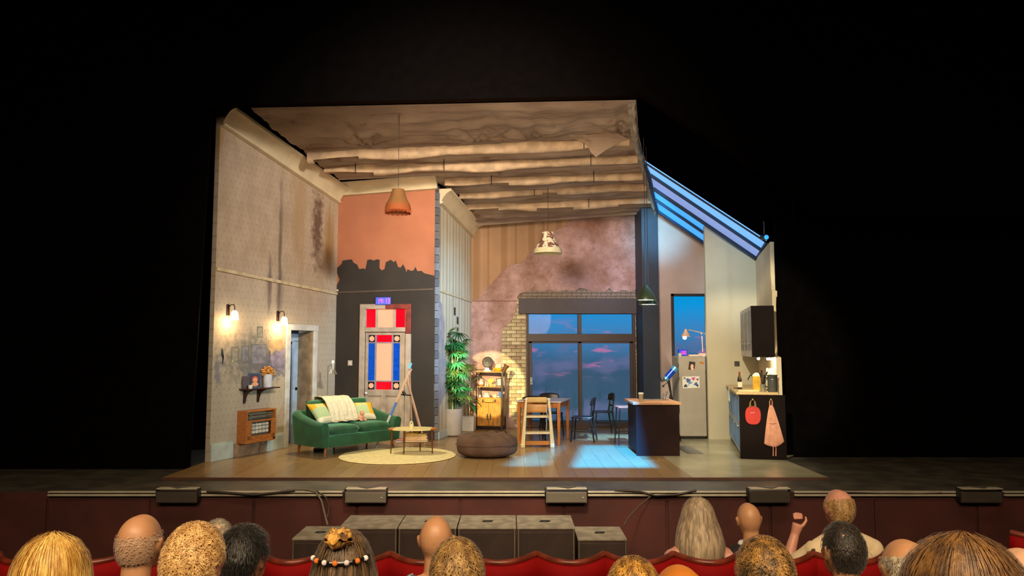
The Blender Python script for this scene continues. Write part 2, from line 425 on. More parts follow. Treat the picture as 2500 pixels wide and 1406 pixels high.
# doorway in the left wall
trimw = M('door_trim_white', 'c8c8c0', .5, vary=.15, sc=6)
d1 = bpy.data.objects.new('door_1', None); COL.objects.link(d1); WL.place(d1); tag(d1, kind='structure')
for a, b in ((uL1-.12, uL1), (uL2, uL2+.12)): boxo('architrave', trimw, d1, a, b, -.035, .0, 0, zdoor+.1, .01)
boxo('architrave', trimw, d1, uL1-.13, uL2+.13, -.04, .0, zdoor, zdoor+.11, .01)
boxo('door_jamb', M('jamb_worn', '8d7a62', .7, vary=.3), d1, uL1, uL1+.03, 0, .3, 0, zdoor, .004)
boxo('door_jamb', M('jamb_worn', ''), d1, uL2-.03, uL2, 0, .3, 0, zdoor, .004)
hall = M('hall_grey', '6d6070', .8)
boxo('hall_wall', hall, d1, uL1-.3, uL2+1.2, 1.2, 1.25, 0, zdoor+.3)
hb = MB().b2(-.78, 0, -.02, .02, 0.02, zdoor-.25)
ho = hb.build('door_leaf', M('leaf_blue', 'a9c0d6', .4), d1, bevel=.004); ho.location = (uL2-.04, .32, 0); ho.rotation_euler = (0, 0, -1.15)
boxo('door_frame_inner', M('leaf_blue', ''), d1, uL2-.16, uL2-.03, .3, .34, 0, zdoor-.18)
boxo('door_frame_inner', M('leaf_blue', ''), d1, uL1, uL2-.03, .3, .34, zdoor-.2, zdoor-.05)
kn = MB().sph((uL2-.1, .27, 1.0), (.014, .03, .03)).build('door_knob', blackm, d1, smooth=60)

q = WL.P((uL1+uL2)/2, .9, 1.9); point('hall_light', q, 22, (.72, .84, 1), .1)
# --- wall with the stained glass door
uD0, uD1 = WD.hit(880, 900)[0], WD.hit(1001, 900)[0]
zDt = WD.hit(940, 746)[1]; zDtr = WD.hit(940, 803)[1]
zt0, zt1 = WD.hit(820, 455)[1], WD.hit(1060, 437)[1]
t = NT('wall_pink', .85); t.base(t.mix(t.ss(t.noise(1.5, 5), .3, .7), 'a5674a', 'b07052')); t.bump(t.noise(40, 3), .08)
WDo = WD.panel(t.m, 0, WD.L, [(0, zt0), (WD.L, zt1)], .09, [(uD0, uD1, 0, zDt)])
cornice(WD, 'cornice', 0.05, WD.L+.05, zt0+.03, zt1+.03, .24, .22, crm)
t = NT('wall_dark_paint', .7); t.base(t.mix(t.ss(t.noise(1.2, 6, None, .6), .35, .75), '231e1a', '342c26')); t.bump(t.noise(25, 3), .08)
ragged = [(815.6, 700), (822, 697), (829, 683), (824, 669), (819, 658), (834, 644), (836, 636), (848, 634), (859, 633), (863, 641), (872, 646), (877, 657), (887, 655), (892, 657), (897, 634.5), (906, 633), (911, 636), (920, 633), (927, 634), (926.5, 654), (932, 660), (938.5, 657), (942, 640), (954, 634), (962, 640), (966, 635), (972, 652), (978, 653), (984, 645), (990, 656), (992, 665), (995, 657), (1003, 661), (1010, 660), (1014, 651), (1019, 662), (1029, 661), (1036, 667), (1061, 673)]
WD.layer('dark_paint_upper', t.m, ragged+[(1061, 746), (815.5, 746)], -.003, 0)
WD.layer('dark_paint_left', t.m, [(815.5, 746), (880, 746), (880, 1078), (815.5, 1071)], -.003, 0)
WD.layer('dark_paint_right', t.m, [(1001, 746), (1061, 746), (1061, 1075), (1001, 1074)], -.003, 0)
rail(WD, 'picture_rail', M('rail_dark', '4c4038', .6), .02, WD.L-.02, WD.hit(820, 714)[1], WD.hit(1050, 706)[1], .04, .02)
MB().sph((WD.hit(824, 709)[0], -.02, WD.hit(824, 709)[1]), (.03, .012, .02)).build('plaster_chip', M('chip', 'e0c9a8'), WDo, smooth=60)
cream = M('door_cream', 'aea090', .5, vary=.18, sc=5); red = M('door_red', '7a2c22', .6, vary=.3, sc=8)
d2 = bpy.data.objects.new('door_2', None); COL.objects.link(d2); WD.place(d2); tag(d2, kind='structure')
wdd = uD1-uD0
boxo('architrave', cream, d2, uD0-.02, uD0+.09, -.05, .09, 0, zDt, .012)
boxo('architrave', cream, d2, uD1-.09, uD1+.02, -.05, .09, 0, zDt-.55, .012)
o = boxo('architrave', red, d2, uD1-.09, uD1+.02, -.05, .09, zDt-.55, zDt, .012); o['label'] = 'rust red painted length of door surround'
boxo('architrave', cream, d2, uD0-.02, uD0+.5*wdd, -.052, .09, zDt-.07, zDt+.03, .012)
o = boxo('architrave', red, d2, uD0+.5*wdd, uD1+.02, -.052, .09, zDt-.07, zDt+.03, .012); o['label'] = 'rust red painted head of door surround'
boxo('transom_bar', cream, d2, uD0+.09, uD1-.09, -.055, .08, zDtr-.06, zDtr+.03, .012)
def glow(name, col, st, rough=.15, vs=7, dark=.7):
    if name in MC: return MC[name]
    t = NT(name, rough); c = srgb(col); n = t.noise(vs, 4)
    cc = t.mix(t.ss(n, .3, .7), tuple(x*dark for x in c), c); t.base(cc); t.emit(cc, st); MC[name] = t.m; return t.m
gred = glow('glass_red', 'd8041c', .75, dark=.9); gpink = glow('glass_pink', 'f2a081', .55, dark=.96); gblue = glow('glass_blue', '0d46b0', .7, vs=16); gdk = glow('glass_dark', '2a1c20', .3)
# transom: three panes
tx = [uD0+.09, uD0+.09+.27*wdd*.86, uD0+.09+.33*wdd*.86+.04, uD1-.09-.33*wdd*.86, uD1-.09-.27*wdd*.86, uD1-.09]
tz0, tz1 = zDtr+.03, zDt-.07
for a, b in ((0, .02), (.25, .31), (.69, .75), (.98, 1)):
    L0, L1 = uD0+.09, uD1-.09
    boxo('transom_mullion', cream, d2, L0+(L1-L0)*a, L0+(L1-L0)*b, -.02, .03, tz0, tz1, .003)
for a, b, m_ in ((.02, .25, gred), (.31, .69, gpink), (.75, .98, gred)):
    boxo('transom_pane', m_, d2, L0+(L1-L0)*a, L0+(L1-L0)*b, .0, .012, tz0, tz1, 0)
# door leaf
l0, l1 = uD0+.10, uD1-.10; lw = l1-l0; lh = zDtr-.07
def hz(y): return WD.hit(940, y)[1]
def hu(x): return WD.hit(x, 900)[0]
xs = [hu(899), hu(914.5), hu(919), hu(956), hu(960), hu(976)]; zs = [hz(951), hz(932), hz(929), hz(838), hz(835), hz(818)]
for a, b in ((l0, xs[0]), (xs[5], l1)): boxo('door_stile', cream, d2, a, b, -.02, .025, 0.01, lh, .005)
boxo('door_rail', cream, d2, xs[0], xs[5], -.02, .025, zs[5], lh, .005)
boxo('door_rail', cream, d2, xs[0], xs[5], -.02, .025, zs[0]-.12, zs[0], .005)
boxo('door_rail', cream, d2, xs[0], xs[5], -.02, .025, 0.01, .2, .005)
um = (xs[0]+xs[5])/2
boxo('door_rail', cream, d2, um-.05, um+.05, -.02, .025, .2, zs[0]-.12, .004)
for a, b in ((xs[0], um-.05), (um+.05, xs[5])):
    boxo('door_panel', cream, d2, a, b, -.002, .015, .2, zs[0]-.12, .003)
    boxo('door_panel_moulding', cream, d2, a+.04, b-.04, -.012, .0, .25, zs[0]-.17, .006)
lead = M('lead_came', '8d8a9a', .5)
for a, b in ((xs[1], xs[2]), (xs[3], xs[4])): boxo('glazing_bar', lead, d2, a, b, -.008, .012, zs[0], zs[5], .002)
for a, b in ((zs[1], zs[2]), (zs[3], zs[4])): boxo('glazing_bar', lead, d2, xs[0], xs[5], -.009, .012, a, b, .002)
boxo('stained_pane', gred, d2, xs[2], xs[3], 0, .008, zs[0], zs[1], 0)
boxo('stained_pane', gred, d2, xs[2], xs[3], 0, .008, zs[4], zs[5], 0)
boxo('stained_pane', gpink, d2, xs[2], xs[3], 0, .008, zs[2], zs[3], 0)
for a, b in ((xs[0], xs[1]), (xs[4], xs[5])):
    boxo('stained_pane', gblue, d2, a, b, 0, .008, zs[2], zs[3], 0)
    for z0_, z1_ in ((zs[0], zs[1]), (zs[4], zs[5])):
        boxo('stained_pane', gdk, d2, a, b, .002, .008, z0_, z1_, 0)
        cu, cz = (a+b)/2, (z0_+z1_)/2; r = min(b-a, z1_-z0_)*.44
        MB().prism([(cu+r*(1 if k % 2 else .78)*math.cos(PI*k/8), cz+r*(1 if k % 2 else .78)*math.sin(PI*k/8)) for k in range(16)], -.003, .004).build('star_pane', gpink, d2)
MB().sph((xs[0]-.02, -.05, hz(960)), (.028, .028, .028)).cyl((xs[0]-.02, -.05, hz(960)), (xs[0]-.02, 0, hz(960)), .01).build('door_knob', M('porcelain', 'dcd8dc', .2), d2, smooth=50)
boxo('door_backing', M('hall_grey', ''), d2, uD0-.1, uD1+.1, .5, .52, 0, zDt+.1)
boxo('skirting_board', cream, d2, .03, uD0-.03, -.03, 0, 0, .16, .006)

# --- return wall with brick end
zr0, zr1 = WR.hit(1070, 462)[1], WR.hit(1148, 548)[1]
def stripes(name, base, cols, per):
    t = NT(name, .75); nn = t.noise(2.5, 4)
    u = t.f('FRACT', t.f('DIVIDE', t.x, per)); c = t.mix(t.ss(nn, .3, .7), base, tuple(x*.88 for x in srgb(base)))
    for (a, b, col, am) in cols:
        m_ = t.f('MULTIPLY', t.ss(u, a, a+.03), t.ss(u, b, b-.03)); c = t.mix(t.f('MULTIPLY', m_, am), c, col)
    t.base(c); return t
t = stripes('wallpaper_stripe_return', 'c9bfa6', [(.08, .30, 'a0865e', .55), (.36, .44, 'e0d8c0', .7), (.52, .72, 'a8906a', .45), (.80, .86, 'e0d8c0', .7)], .42)
wro = WR.panel(t.m, 0, WR.L, [(0, zr0), (WR.L, zr1)], .09)
cornice(WR, 'cornice', -.02, WR.L-.02, zr0+.02, zr1+.02, .30, .25, crm)
rail(WR, 'picture_rail', M('rail_cream', ''), 0, WR.L, WR.hit(1070, 709)[1], WR.hit(1149, 736)[1], .04, .025)
t = NT('return_plaster', .9); t.base(t.mix(t.ss(t.noise(5, 5), .35, .65), '8f8a9a', 'a89c96'))
WR.layer('bare_plaster', t.m, [(1069, 722), (1080, 745), (1086, 790), (1084, 850), (1092, 900), (1088, 960), (1070, 1000)], -.002, 0)
for y in ((750, 770), (773, 792), (800, 812)):
    x = 1109 if y[0] < 770 else 1116
    WR.layer('wall_slot', M('slot_dark', '2f3430', .8), [(x, y[0]), (x+3.5, y[0]+1), (x+3.5, y[1]), (x, y[1]-1)], -.01, 0)
boxo('skirting_board', bbm[2], wro, .02, WR.L-.02, -.03, 0, 0, .14, .006)
# end of the wall, seen edge on: column of painted brick ends
eb = [M('end_brick', '6d7076', .8, vary=.3, sc=9), M('end_brick2', '5d6066', .8, vary=.3, sc=9), M('end_brick3', '7e848c', .8, vary=.3, sc=9)]
pe = Vector((PC[0], PC[1], 0)); qe = Vector((PD[0], PD[1], 0)); wE = (qe-pe).length
WE = Wall(PC, PD, 'wall_return_end'); zE = WD.hit(1056, 452)[1]
weo = WE.panel(M('mortar', '4b4a4c', .95), 0, WE.L, [(0, zE), (WE.L, zE)], .2)
bh = .155; nb = int(zE/bh); bp = [MB().b2(.004, WE.L-.002, -.02, .01, .005, bh-.007).mesh('brick', eb[k]) for k in range(3)]
for k in range(nb):
    o = link('brick', bp[random.randrange(3)], weo, (random.uniform(-.002, .002), random.uniform(-.006, .004), k*bh))

# --- back wall: brick backing, plaster layer, wallpaper layer, patio window
zbt = WBk.hit(1350, 520)[1]
pu0, pu1 = WBk.hit(1287, 900)[0], WBk.hit(1551, 900)[0]; pzt = WBk.hit(1400, 763)[1]
mort = M('mortar_back', '6f6557', .95, vary=.2, sc=15)
wbo = WBk.panel(mort, 0, WBk.L, [(0, WBk.hit(1150, 530)[1]), (WBk.L, WBk.hit(1568, 506)[1])], .12, [(pu0, pu1, 0, pzt)])
bc = [M('brick_cream', 'b8a982', .85, vary=.2, sc=20, bump=.3), M('brick_cream2', 'a89a76', .85, vary=.25, sc=20, bump=.3), M('brick_cream3', 'c4b690', .85, vary=.2, sc=20, bump=.3), M('brick_tan', '9c8468', .85, vary=.3, sc=20, bump=.3)]
BW, BH = .222, .083
bmesh_ = [MB().b2(.005, BW-.005, -.022, .0, .005, BH-.005).mesh('brick', m_) for m_ in bc]
bhalf = [MB().b2(.005, BW/2-.005, -.022, .0, .005, BH-.005).mesh('brick', m_) for m_ in bc]
ub0 = WBk.hit(1224, 900)[0]; nbk = 0
bgr = MB().b2(.005, BW-.005, -.022, .0, .005, BH*.9-.006).mesh('brick', M('brick_grey', '75685c', .9, vary=.35, sc=16, bump=.4))
for r in range(int(WBk.hit(1260, 708)[1]/BH)+1):
    z = r*BH; off = (r % 2)*BW/2
    for (ua, ub_) in ((ub0, pu0), (pu1, WBk.L)):
        if z < pzt+.28:
            u = ua-off if ua == ub0 else ua+(0 if r % 2 else -0)
            while u < ub_-.04:
                lf = ub_-u
                if lf >= BW-.01: me = random.choice(bmesh_); step = BW
                else: me = random.choice(bhalf); step = BW/2
                if u >= ua-.12 and u+step <= ub_+.03:
                    link('brick', me, wbo, (u, random.uniform(-.004, .004), z)); nbk += 1
                u += step
for r in (0, 1, 2):                                              # course above the lintel
    z = WBk.hit(1400, 731)[1]+r*BH*.9; u = WBk.hit(1262, 720)[0]+(r % 2)*BW/2
    while u < WBk.L-.1: link('brick', bgr, wbo, (u, random.uniform(-.012, .004), z)); u += BW
t = NT('plaster_pink', .9); a = t.noise(1.3, 6, None, .62); b = t.noise(6, 5)
c = t.mix(t.ss(a, .32, .68), '84604f', 'b89690'); c = t.mix(t.f('MULTIPLY', t.ss(b, .58, .75), .5), c, '6e4a40')
c = t.mix(t.f('MULTIPLY', t.ss(t.noise(2.3, 8, None, .7), .49, .51), t.f('MULTIPLY', t.ss(t.noise(2.3, 8, None, .7), .53, .51), .35)), c, '5a3d38')
c = streak(t, c, WBk, 1525, 600, 650, .3, '705048', .25, b, 1.5)
c = streak(t, c, WBk, 1400, 540, 560, 1.1, '8a5a44', .5, b, 1.5)
t.base(c); t.bump(t.noise(20, 5), .25, .01)
WBk.layer('plaster', t.m, [(1150, 470), (1571, 470), (1571, 709), (1552, 706), (1540, 711), (1520, 707), (1500, 713), (1487, 703), (1478, 712), (1450, 711), (1430, 705), (1416, 703), (1404, 710), (1380, 708), (1362, 712), (1340, 708), (1320, 712), (1300, 708), (1285, 712), (1270, 716), (1262, 726), (1262, 748), (1256, 768), (1246, 786), (1233, 797), (1226, 812), (1225, 840), (1223, 862), (1227, 880), (1226, 905), (1236, 930), (1243, 960), (1240, 985), (1246, 1010), (1256, 1030), (1260, 1043.5), (1150, 1043.5)], -.034, 0)
t = stripes('wallpaper_stripe_back', '9c7654', [(.05, .30, '7d5a34', .6), (.36, .40, 'b8977a', .7), (.55, .66, '7a5a36', .55), (.68, .71, 'b8977a', .7), (.86, .90, '86643c', .6)], .62)
WBk.layer('wallpaper', t.m, [(1150, 470), (1408, 470), (1404, 533), (1385, 545), (1372, 552), (1352, 566), (1330, 588), (1307, 604), (1290, 618), (1280, 637), (1268, 643), (1251, 645), (1238, 652), (1225, 664), (1206, 685), (1190, 702), (1176, 717), (1168, 730), (1160, 733), (1150, 733)], -.040, -.034)
rail(WBk, 'plaster_ledge', M('ledge', '7a5246', .9), 0, WBk.hit(1262, 740)[0], WBk.hit(1150, 735)[1], WBk.hit(1262, 735)[1], .02, .038)
boxo('lintel', M('lintel_dark', '3a3234', .6, vary=.1), wbo, WBk.hit(1266, 740)[0], WBk.L-.02, -.1, .12, pzt-.03, WBk.hit(1400, 729)[1], .008)
# patio window
w1 = bpy.data.objects.new('window_1', None); COL.objects.link(w1); WBk.place(w1); tag(w1, kind='structure')
fr = M('frame_brown', '33211e', .5, vary=.1)
def wz(y): return WBk.hit(1400, y)[1]
def wu(x): return WBk.hit(x, 900)[0]
zb = .0
boxo('window_frame', fr, w1, pu0, wu(1291), -.06, .08, 0, pzt, .006)
boxo('window_frame', fr, w1, wu(1545), pu1, -.06, .08, 0, pzt, .006)
boxo('window_frame', fr, w1, pu0, pu1, -.06, .08, wz(767), pzt, .006)
boxo('transom_bar', fr, w1, pu0, pu1, -.07, .08, wz(834), wz(815), .006)
boxo('window_sill', fr, w1, pu0, pu1, -.08, .08, 0, wz(1030), .006)
boxo('mullion', fr, w1, wu(1411), wu(1420), -.06, .08, wz(815), wz(767), .004)
for (a, b) in ((1291, 1419), (1413, 1545)):
    y = 0 if a == 1291 else -.05
    boxo('door_stile', fr, w1, wu(a), wu(a+(8 if a == 1291 else 7)), y-.02, y+.03, wz(1030), wz(834), .004)
    boxo('door_stile', fr, w1, wu(b-8), wu(b), y-.02, y+.03, wz(1030), wz(834), .004)
    boxo('door_rail', fr, w1, wu(a), wu(b), y-.02, y+.03, wz(838), wz(834), .004)
t = NT('clear_glass', .03); gl = t.m
t.b.inputs['Base Color'].default_value = (.02, .03, .04, 1); t.b.inputs['Alpha'].default_value = .10; t.b.inputs['Specular IOR Level'].default_value = .25; t.b.inputs['Roughness'].default_value = .0
for a, b, z0_, z1_, y in ((1291, 1411, 815, 767, .02), (1420, 1545, 815, 767, .02), (1299, 1411, 1030, 838, .005), (1420, 1537, 1030, 838, -.045)):
    boxo('window_pane', gl, w1, wu(a), wu(b), y, y+.006, wz(z0_), wz(z1_), 0)
hd = MB(); hu_ = wu(1297); hd.b2(hu_-.02, hu_+.02, -.045, -.02, wz(938), wz(921)); hd.tube([(hu_, -.03, wz(936)), (hu_, -.075, wz(934)), (hu_, -.075, wz(924)), (hu_, -.03, wz(922))], .008, 6)
hd.build('door_handle', chrome, w1, smooth=40)
# painted evening sky hung behind the windows, its backlight emitted by the cloth itself
t = NT('sky_cloth', .9); n1 = t.noise(.9, 5, (1, 1, 2.2)); n2 = t.noise(1.6, 4, (.7, 1, 3.2)); 
c = t.mix(t.ss(t.z, 1.1, 2.3), (.035, .10, .19), (.045, .27, .62)); c = t.mix(t.ss(t.z, 2.1, 2.9), c, (.0, .36, .86))
c = t.mix(t.f('MULTIPLY', t.ss(n1, .46, .68), t.f('MULTIPLY', t.ss(t.z, 2.9, 1.6), .8)), c, (.15, .17, .36))
c = t.mix(t.f('MULTIPLY', t.ss(n2, .57, .68), t.f('MULTIPLY', t.ss(t.z, 2.6, 1.9), t.f('MULTIPLY', t.ss(t.z, .9, 1.3), .8))), c, (.60, .20, .45))
c = t.mix(t.f('MULTIPLY', t.ss(t.noise(3, 4, (2.5, 1, .5)), .5, .7), t.ss(t.z, 1.0, .5)), c, (.02, .09, .12))
t.base((.02, .03, .04)); t.emit(c, 1.0)
sk = MB().b2(.1, 6.5, 0, .02, -.4, 4.4).build('sky_backcloth', t.m); sk.location = (0, 18.6, 0); tag(sk, 'glowing blue evening sky cloth hung behind the windows', 'backdrop')
# --- pillar
pl = M('pillar_slate', '1c2634', .6, vary=.15, sc=3)
px0, px1 = W(1568, 700, 15.7).x, W(1608, 700, 15.7).x
pz = W(1590, 508, 15.7).z
po = MB().b2(px0, px1, 15.7, 16.6, 0, pz).build('wall_pillar', pl, bevel=.01); tag(po, kind='structure')
# --- kitchen walls
t = NT('kitchen_pink', .8); t.base(t.mix(t.ss(t.noise(1.2, 4), .3, .7), 'a8948a', 'b8a296')); kp = t.m
wu0, wu1 = WK1.hit(1639, 800)[0], WK1.hit(1730, 800)[0]; wz1 = WK1.hit(1680, 717)[1]; wz0 = WK1.hit(1680, 880)[1]
wk1 = WK1.panel(kp, 0, WK1.L, [WK1.hit(1607, 513), WK1.hit(1745, 607)], .08, [(wu0, wu1, wz0-.25, wz1)])
w2 = bpy.data.objects.new('window_2', None); COL.objects.link(w2); WK1.place(w2); tag(w2, kind='structure')
fb = M('frame_black', '1d1315', .5)
for a, b, c0, c1 in ((wu0, wu0+.06, wz0-.25, wz1), (wu1-.06, wu1, wz0-.25, wz1), (wu0, wu1, wz1-.055, wz1), (wu0, wu1, wz0-.27, wz0-.2)):
    boxo('window_frame', fb, w2, a, b, -.03, .07, c0, c1, .004)
boxo('window_pane', gl, w2, wu0+.06, wu1-.06, .02, .026, wz0-.2, wz1-.055, 0)
t = NT('kitchen_cream', .8); t.base(t.mix(t.ss(t.noise(1.1, 4), .3, .7), 'b3a88e', 'bdb298')); kc = t.m
tp = [WK2.hit(1725, 551), WK2.hit(1847, 631)]
wk2 = WK2.panel(kc, 0, WK2.L, tp, .09)
boxo('skirting_board', M('skirting_cream', 'a89c7c'), wk2, .65, WK2.L, -.015, 0, 0, .09, .004)
sock = WK2.hit(1799, 888)
so = boxo('socket_plate', M('socket_steel', '4c4a44', .4, .5), wk2, sock[0]-.05, sock[0]+.05, -.012, 0, sock[1]-.05, sock[1]+.05, .004)
MB().b2(WK1.L-.32, WK1.L-.22, -1.4, 0, 0, 4.0).build('return_panel', kc, wk1)
# right wall: broken front edge
t = NT('kitchen_cream_right', .8); t.base(t.mix(t.ss(t.noise(1.3, 4), .3, .7), 'cbb898', 'd6c4a4'))
zt_ = WKR.hit(1847, 631)[1]; LR = WKR.L
pts = [(0, 0), (LR-.02, 0), (LR, .9), (LR-.03, 1.6), (LR-.3, 1.62), (LR-.3, 2.45), (LR-.26, 2.7), (LR-.33, 2.74), (LR-.31, 2.8), (LR-.37, 3.0), (LR-.36, zt_+.06), (0, zt_)]
m = MB(); m.prism(pts, 0, .08); WKR.o = WKR.place(m.build('wall_right', t.m)); tag(WKR.o, kind='structure')
# --- skylight: sloping glazed roof over the kitchen
sl = bpy.data.objects.new('window_3', None); COL.objects.link(sl); tag(sl, kind='structure')
def sky_pt(px, py, lift=0):
    r = ray(px, py); # plane z = 6.6 - .65 x
    tt = (6.6-CAM_H)/(r.z+.65*r.x); p = Vector((0, 0, CAM_H))+r*tt; p.z += lift; return p
sky_rows = [((1575, 398), (1872, 592)), ((1588, 427), (1860, 611)), ((1595, 460), (1848, 632)), ((1600, 487), (1768, 602)), ((1605, 515), (1745, 611))]
g1 = glow('skylight_pane_front', '5f97d2', 1.6, .5, 1.5, .9); g2 = glow('skylight_pane_mid', '6f86bc', 1.3, .5, 1.5, .9); g3 = glow('skylight_pane_back', '3f9df2', 1.2, .5, 1.5, .85)  # backlight of the frosted panes put in as emission
for k, ((a, b), g_) in enumerate(zip(zip(sky_rows, sky_rows[1:]), (g1, g2, g3, g3))):
    q = [sky_pt(*a[0]), sky_pt(*a[1]), sky_pt(*b[1]), sky_pt(*b[0])]
    m = MB(); lo = [m.bm.verts.new(v+Vector((0, 0, .03))) for v in q]; hi = [m.bm.verts.new(v+Vector((0, 0, .045))) for v in q]
    m.bm.faces.new(lo); m.bm.faces.new(hi[::-1])
    for i2 in range(4): m.bm.faces.new([lo[i2], hi[i2], hi[(i2+1) % 4], lo[(i2+1) % 4]])
    m.build('roof_pane', g_, sl)
for k, ((a, b), th) in enumerate(zip(sky_rows, (.03, .03, .055, .028, .055))):
    p, q = sky_pt(*a), sky_pt(*b); mid = (p+q)/2
    ln = (q-p).length; m = MB().box(0, 0, 0, ln, th, .06)
    o = m.build('glazing_bar', M('bar_navy', '1c2a3c', .5), sl); o.location = mid; o.rotation_euler = (q-p).to_track_quat('X', 'Z').to_euler()
    if k == 0: o.scale = (1, .6, .5)
for a, b in (((1575, 398), (1605, 515)), ((1872, 592), (1848, 632))):
    p, q = sky_pt(*a), sky_pt(*b); m = MB().box(0, 0, 0, (q-p).length, .05, .06); o = m.build('glazing_bar', M('bar_navy', ''), sl); o.location = (p+q)/2; o.rotation_euler = (q-p).to_track_quat('X', 'Z').to_euler()

# --- ceiling of dust sheets slung over battens
def row(y, L, R, n):
    return [W(L[0]+(R[0]-L[0])*k/(n-1), L[1]+(R[1]-L[1])*k/(n-1), y) for k in range(n)]
ceil = bpy.data.objects.new('ceiling', None); COL.objects.link(ceil); tag(ceil, kind='structure')
t = NT('dust_sheet', .85); n1 = t.noise(1.4, 5); c = t.mix(t.ss(n1, .3, .7), '8a7360', 'a08a74')
c = t.mix(t.f('MULTIPLY', t.ss(t.noise(3, 5), .62, .75), .7), c, '6a4428'); t.base(c); t.bump(t.noise(5, 5, (.5, 1.6, 2)), .6, .05); sheet = t.m
rowsA = [(11.35, (612, 270), (1552, 234)), (13.0, (742, 374), (1560, 338)), (13.55, (790, 416), (1572, 386)), (14.0, (826, 440), (1580, 405))]
rowsB = [(14.0, (1050, 430), (1580, 405)), (14.3, (1068, 452), (1588, 432)), (14.9, (1124, 482), (1596, 458)), (15.55, (1138, 510), (1602, 493)), (16.3, (1152, 552), (1606, 520))]
def cloth(rows, nu, per, seed, sags, name):
    rp = []
    for k in range(len(rows)-1):
        A = row(*rows[k][:1], *rows[k][1:], nu) if False else row(rows[k][0], rows[k][1], rows[k][2], nu); B = row(rows[k+1][0], rows[k+1][1], rows[k+1][2], nu)
        for j in range(per):
            f = j/per; line = []
            for i in range(nu):
                p = A[i].lerp(B[i], f)+Vector((0, 0, .05))
                sag = sags[k]*math.sin(PI*f)*(0.75+.9*noise.noise(Vector((p.x*.5, k*3.1+seed, 0))))
                u_ = p.x
                # folds radiating from the tie points plus long creases
                cr = noise.noise(Vector((p.x*.8+k*5, p.y*5.5, seed)))*.055+noise.noise(Vector((p.x*2.2, p.y*9, seed+4)))*.028+noise.noise(Vector((p.x*6, p.y*14, seed+9)))*.010
                fan_ = 0
                if k == 0 and name == 'dust_sheet' and seed < 2:
                    for tx0, am in ((-2.6, .13), (.35, .10), (1.9, .14), (-.6, .08)):
                        an = math.atan2(p.x-tx0, 13.0-p.y+.02); fan_ += am*max(0, math.sin(an*9+tx0))*math.exp(-((p.x-tx0)/.9)**2)*f
                p = p.copy(); p.z += fan_; p.z += -sag+cr*(.35+math.sin(PI*f)*.9)
                p.y += noise.noise(Vector((p.x*1.5, f*3, seed+2)))*.05*math.sin(PI*f)
                line.append(p)
            rp.append(line)
    rp.append(row(rows[-1][0], rows[-1][1], rows[-1][2], nu))
    m = MB(); g = [[m.bm.verts.new(p) for p in ln] for ln in rp]
    for j in range(len(g)-1):
        for i in range(nu-1): m.bm.faces.new([g[j][i], g[j][i+1], g[j+1][i+1], g[j+1][i]])
    return m.build(name, sheet, ceil, smooth=180)
cloth(rowsA, 170, 30, 1.3, (.08, .03, .01), 'dust_sheet')
cloth(rowsB, 130, 22, 6.1, (.0, .01, .02, .05), 'dust_sheet')
bat = M('batten_wood', 'b98a52', .6, vary=.2, stretch=(.3, 6, 6))
tie = M('tie_cord', '1c1613', .8)
for y, L, R, tx_ in ((12.95, (752, 385), (1536, 350), (1424,)), (13.5, (792, 421), (1556, 393), (871, 1085, 1441)), (14.2, (1086, 449), (1568, 434), (1200, 1448)), (14.85, (1122, 479), (1578, 459), (1304,)), (15.5, (1136, 507), (1592, 495), (1436,))):
    p, q = W(*L, y), W(*R, y); m = MB().box(0, 0, 0, (q-p).length, .05, .075)
    o = m.build('batten', bat, ceil, bevel=.004); o.location = (p+q)/2+Vector((0, 0, .03)); o.rotation_euler = (q-p).to_track_quat('X', 'Z').to_euler()
    # cloth caught over the front of each batten: gathered swag
    nn = 260; m = MB(); rings = []; NP = 11
    for i in range(nn):
        f = i/(nn-1); c0 = p.lerp(q, f)+Vector((0, 0, .03)); s_ = noise.noise(Vector((c0.x*.9, y*7, 0)))*.5+.5
        drop = .10*s_*s_; ring = []
        for k in range(NP):
            a_ = PI*(.15+1.35*k/(NP-1)); r_ = .05+.045*s_+.022*noise.noise(Vector((c0.x*1.6, k*1.1, y)))+.014*noise.noise(Vector((c0.x*4.5, k*2.3, y+5)))
            ring.append(m.bm.verts.new(c0+Vector((0, -math.sin(a_)*r_*.9, math.cos(a_)*r_-drop*(.5-.5*math.cos(a_))))))
        rings.append(ring)
    for i in range(nn-1):
        bare = noise.noise(Vector((rings[i][0].co.x*.7, y*11, 3))) < -.25   # cloth drawn up: bare timber shows
        for k in range(4 if bare else NP-1): m.bm.faces.new([rings[i][k], rings[i][k+1], rings[i+1][k+1], rings[i+1][k]])
    m.build('gathered_cloth', M('gathered_sheet', 'b89c7c', .85, vary=.2, sc=5), ceil, smooth=180)
    for x in tx_:
        f = (x-L[0])/(R[0]-L[0]); c0 = p.lerp(q, f)+Vector((0, 0, .03)); c0.y -= .1
        MB().tube([c0+Vector((0, 0, .12)), c0+Vector((0, -.01, 0)), c0+Vector((0, .01, -.11))], .007, 5).build('tie_cord', tie, ceil)
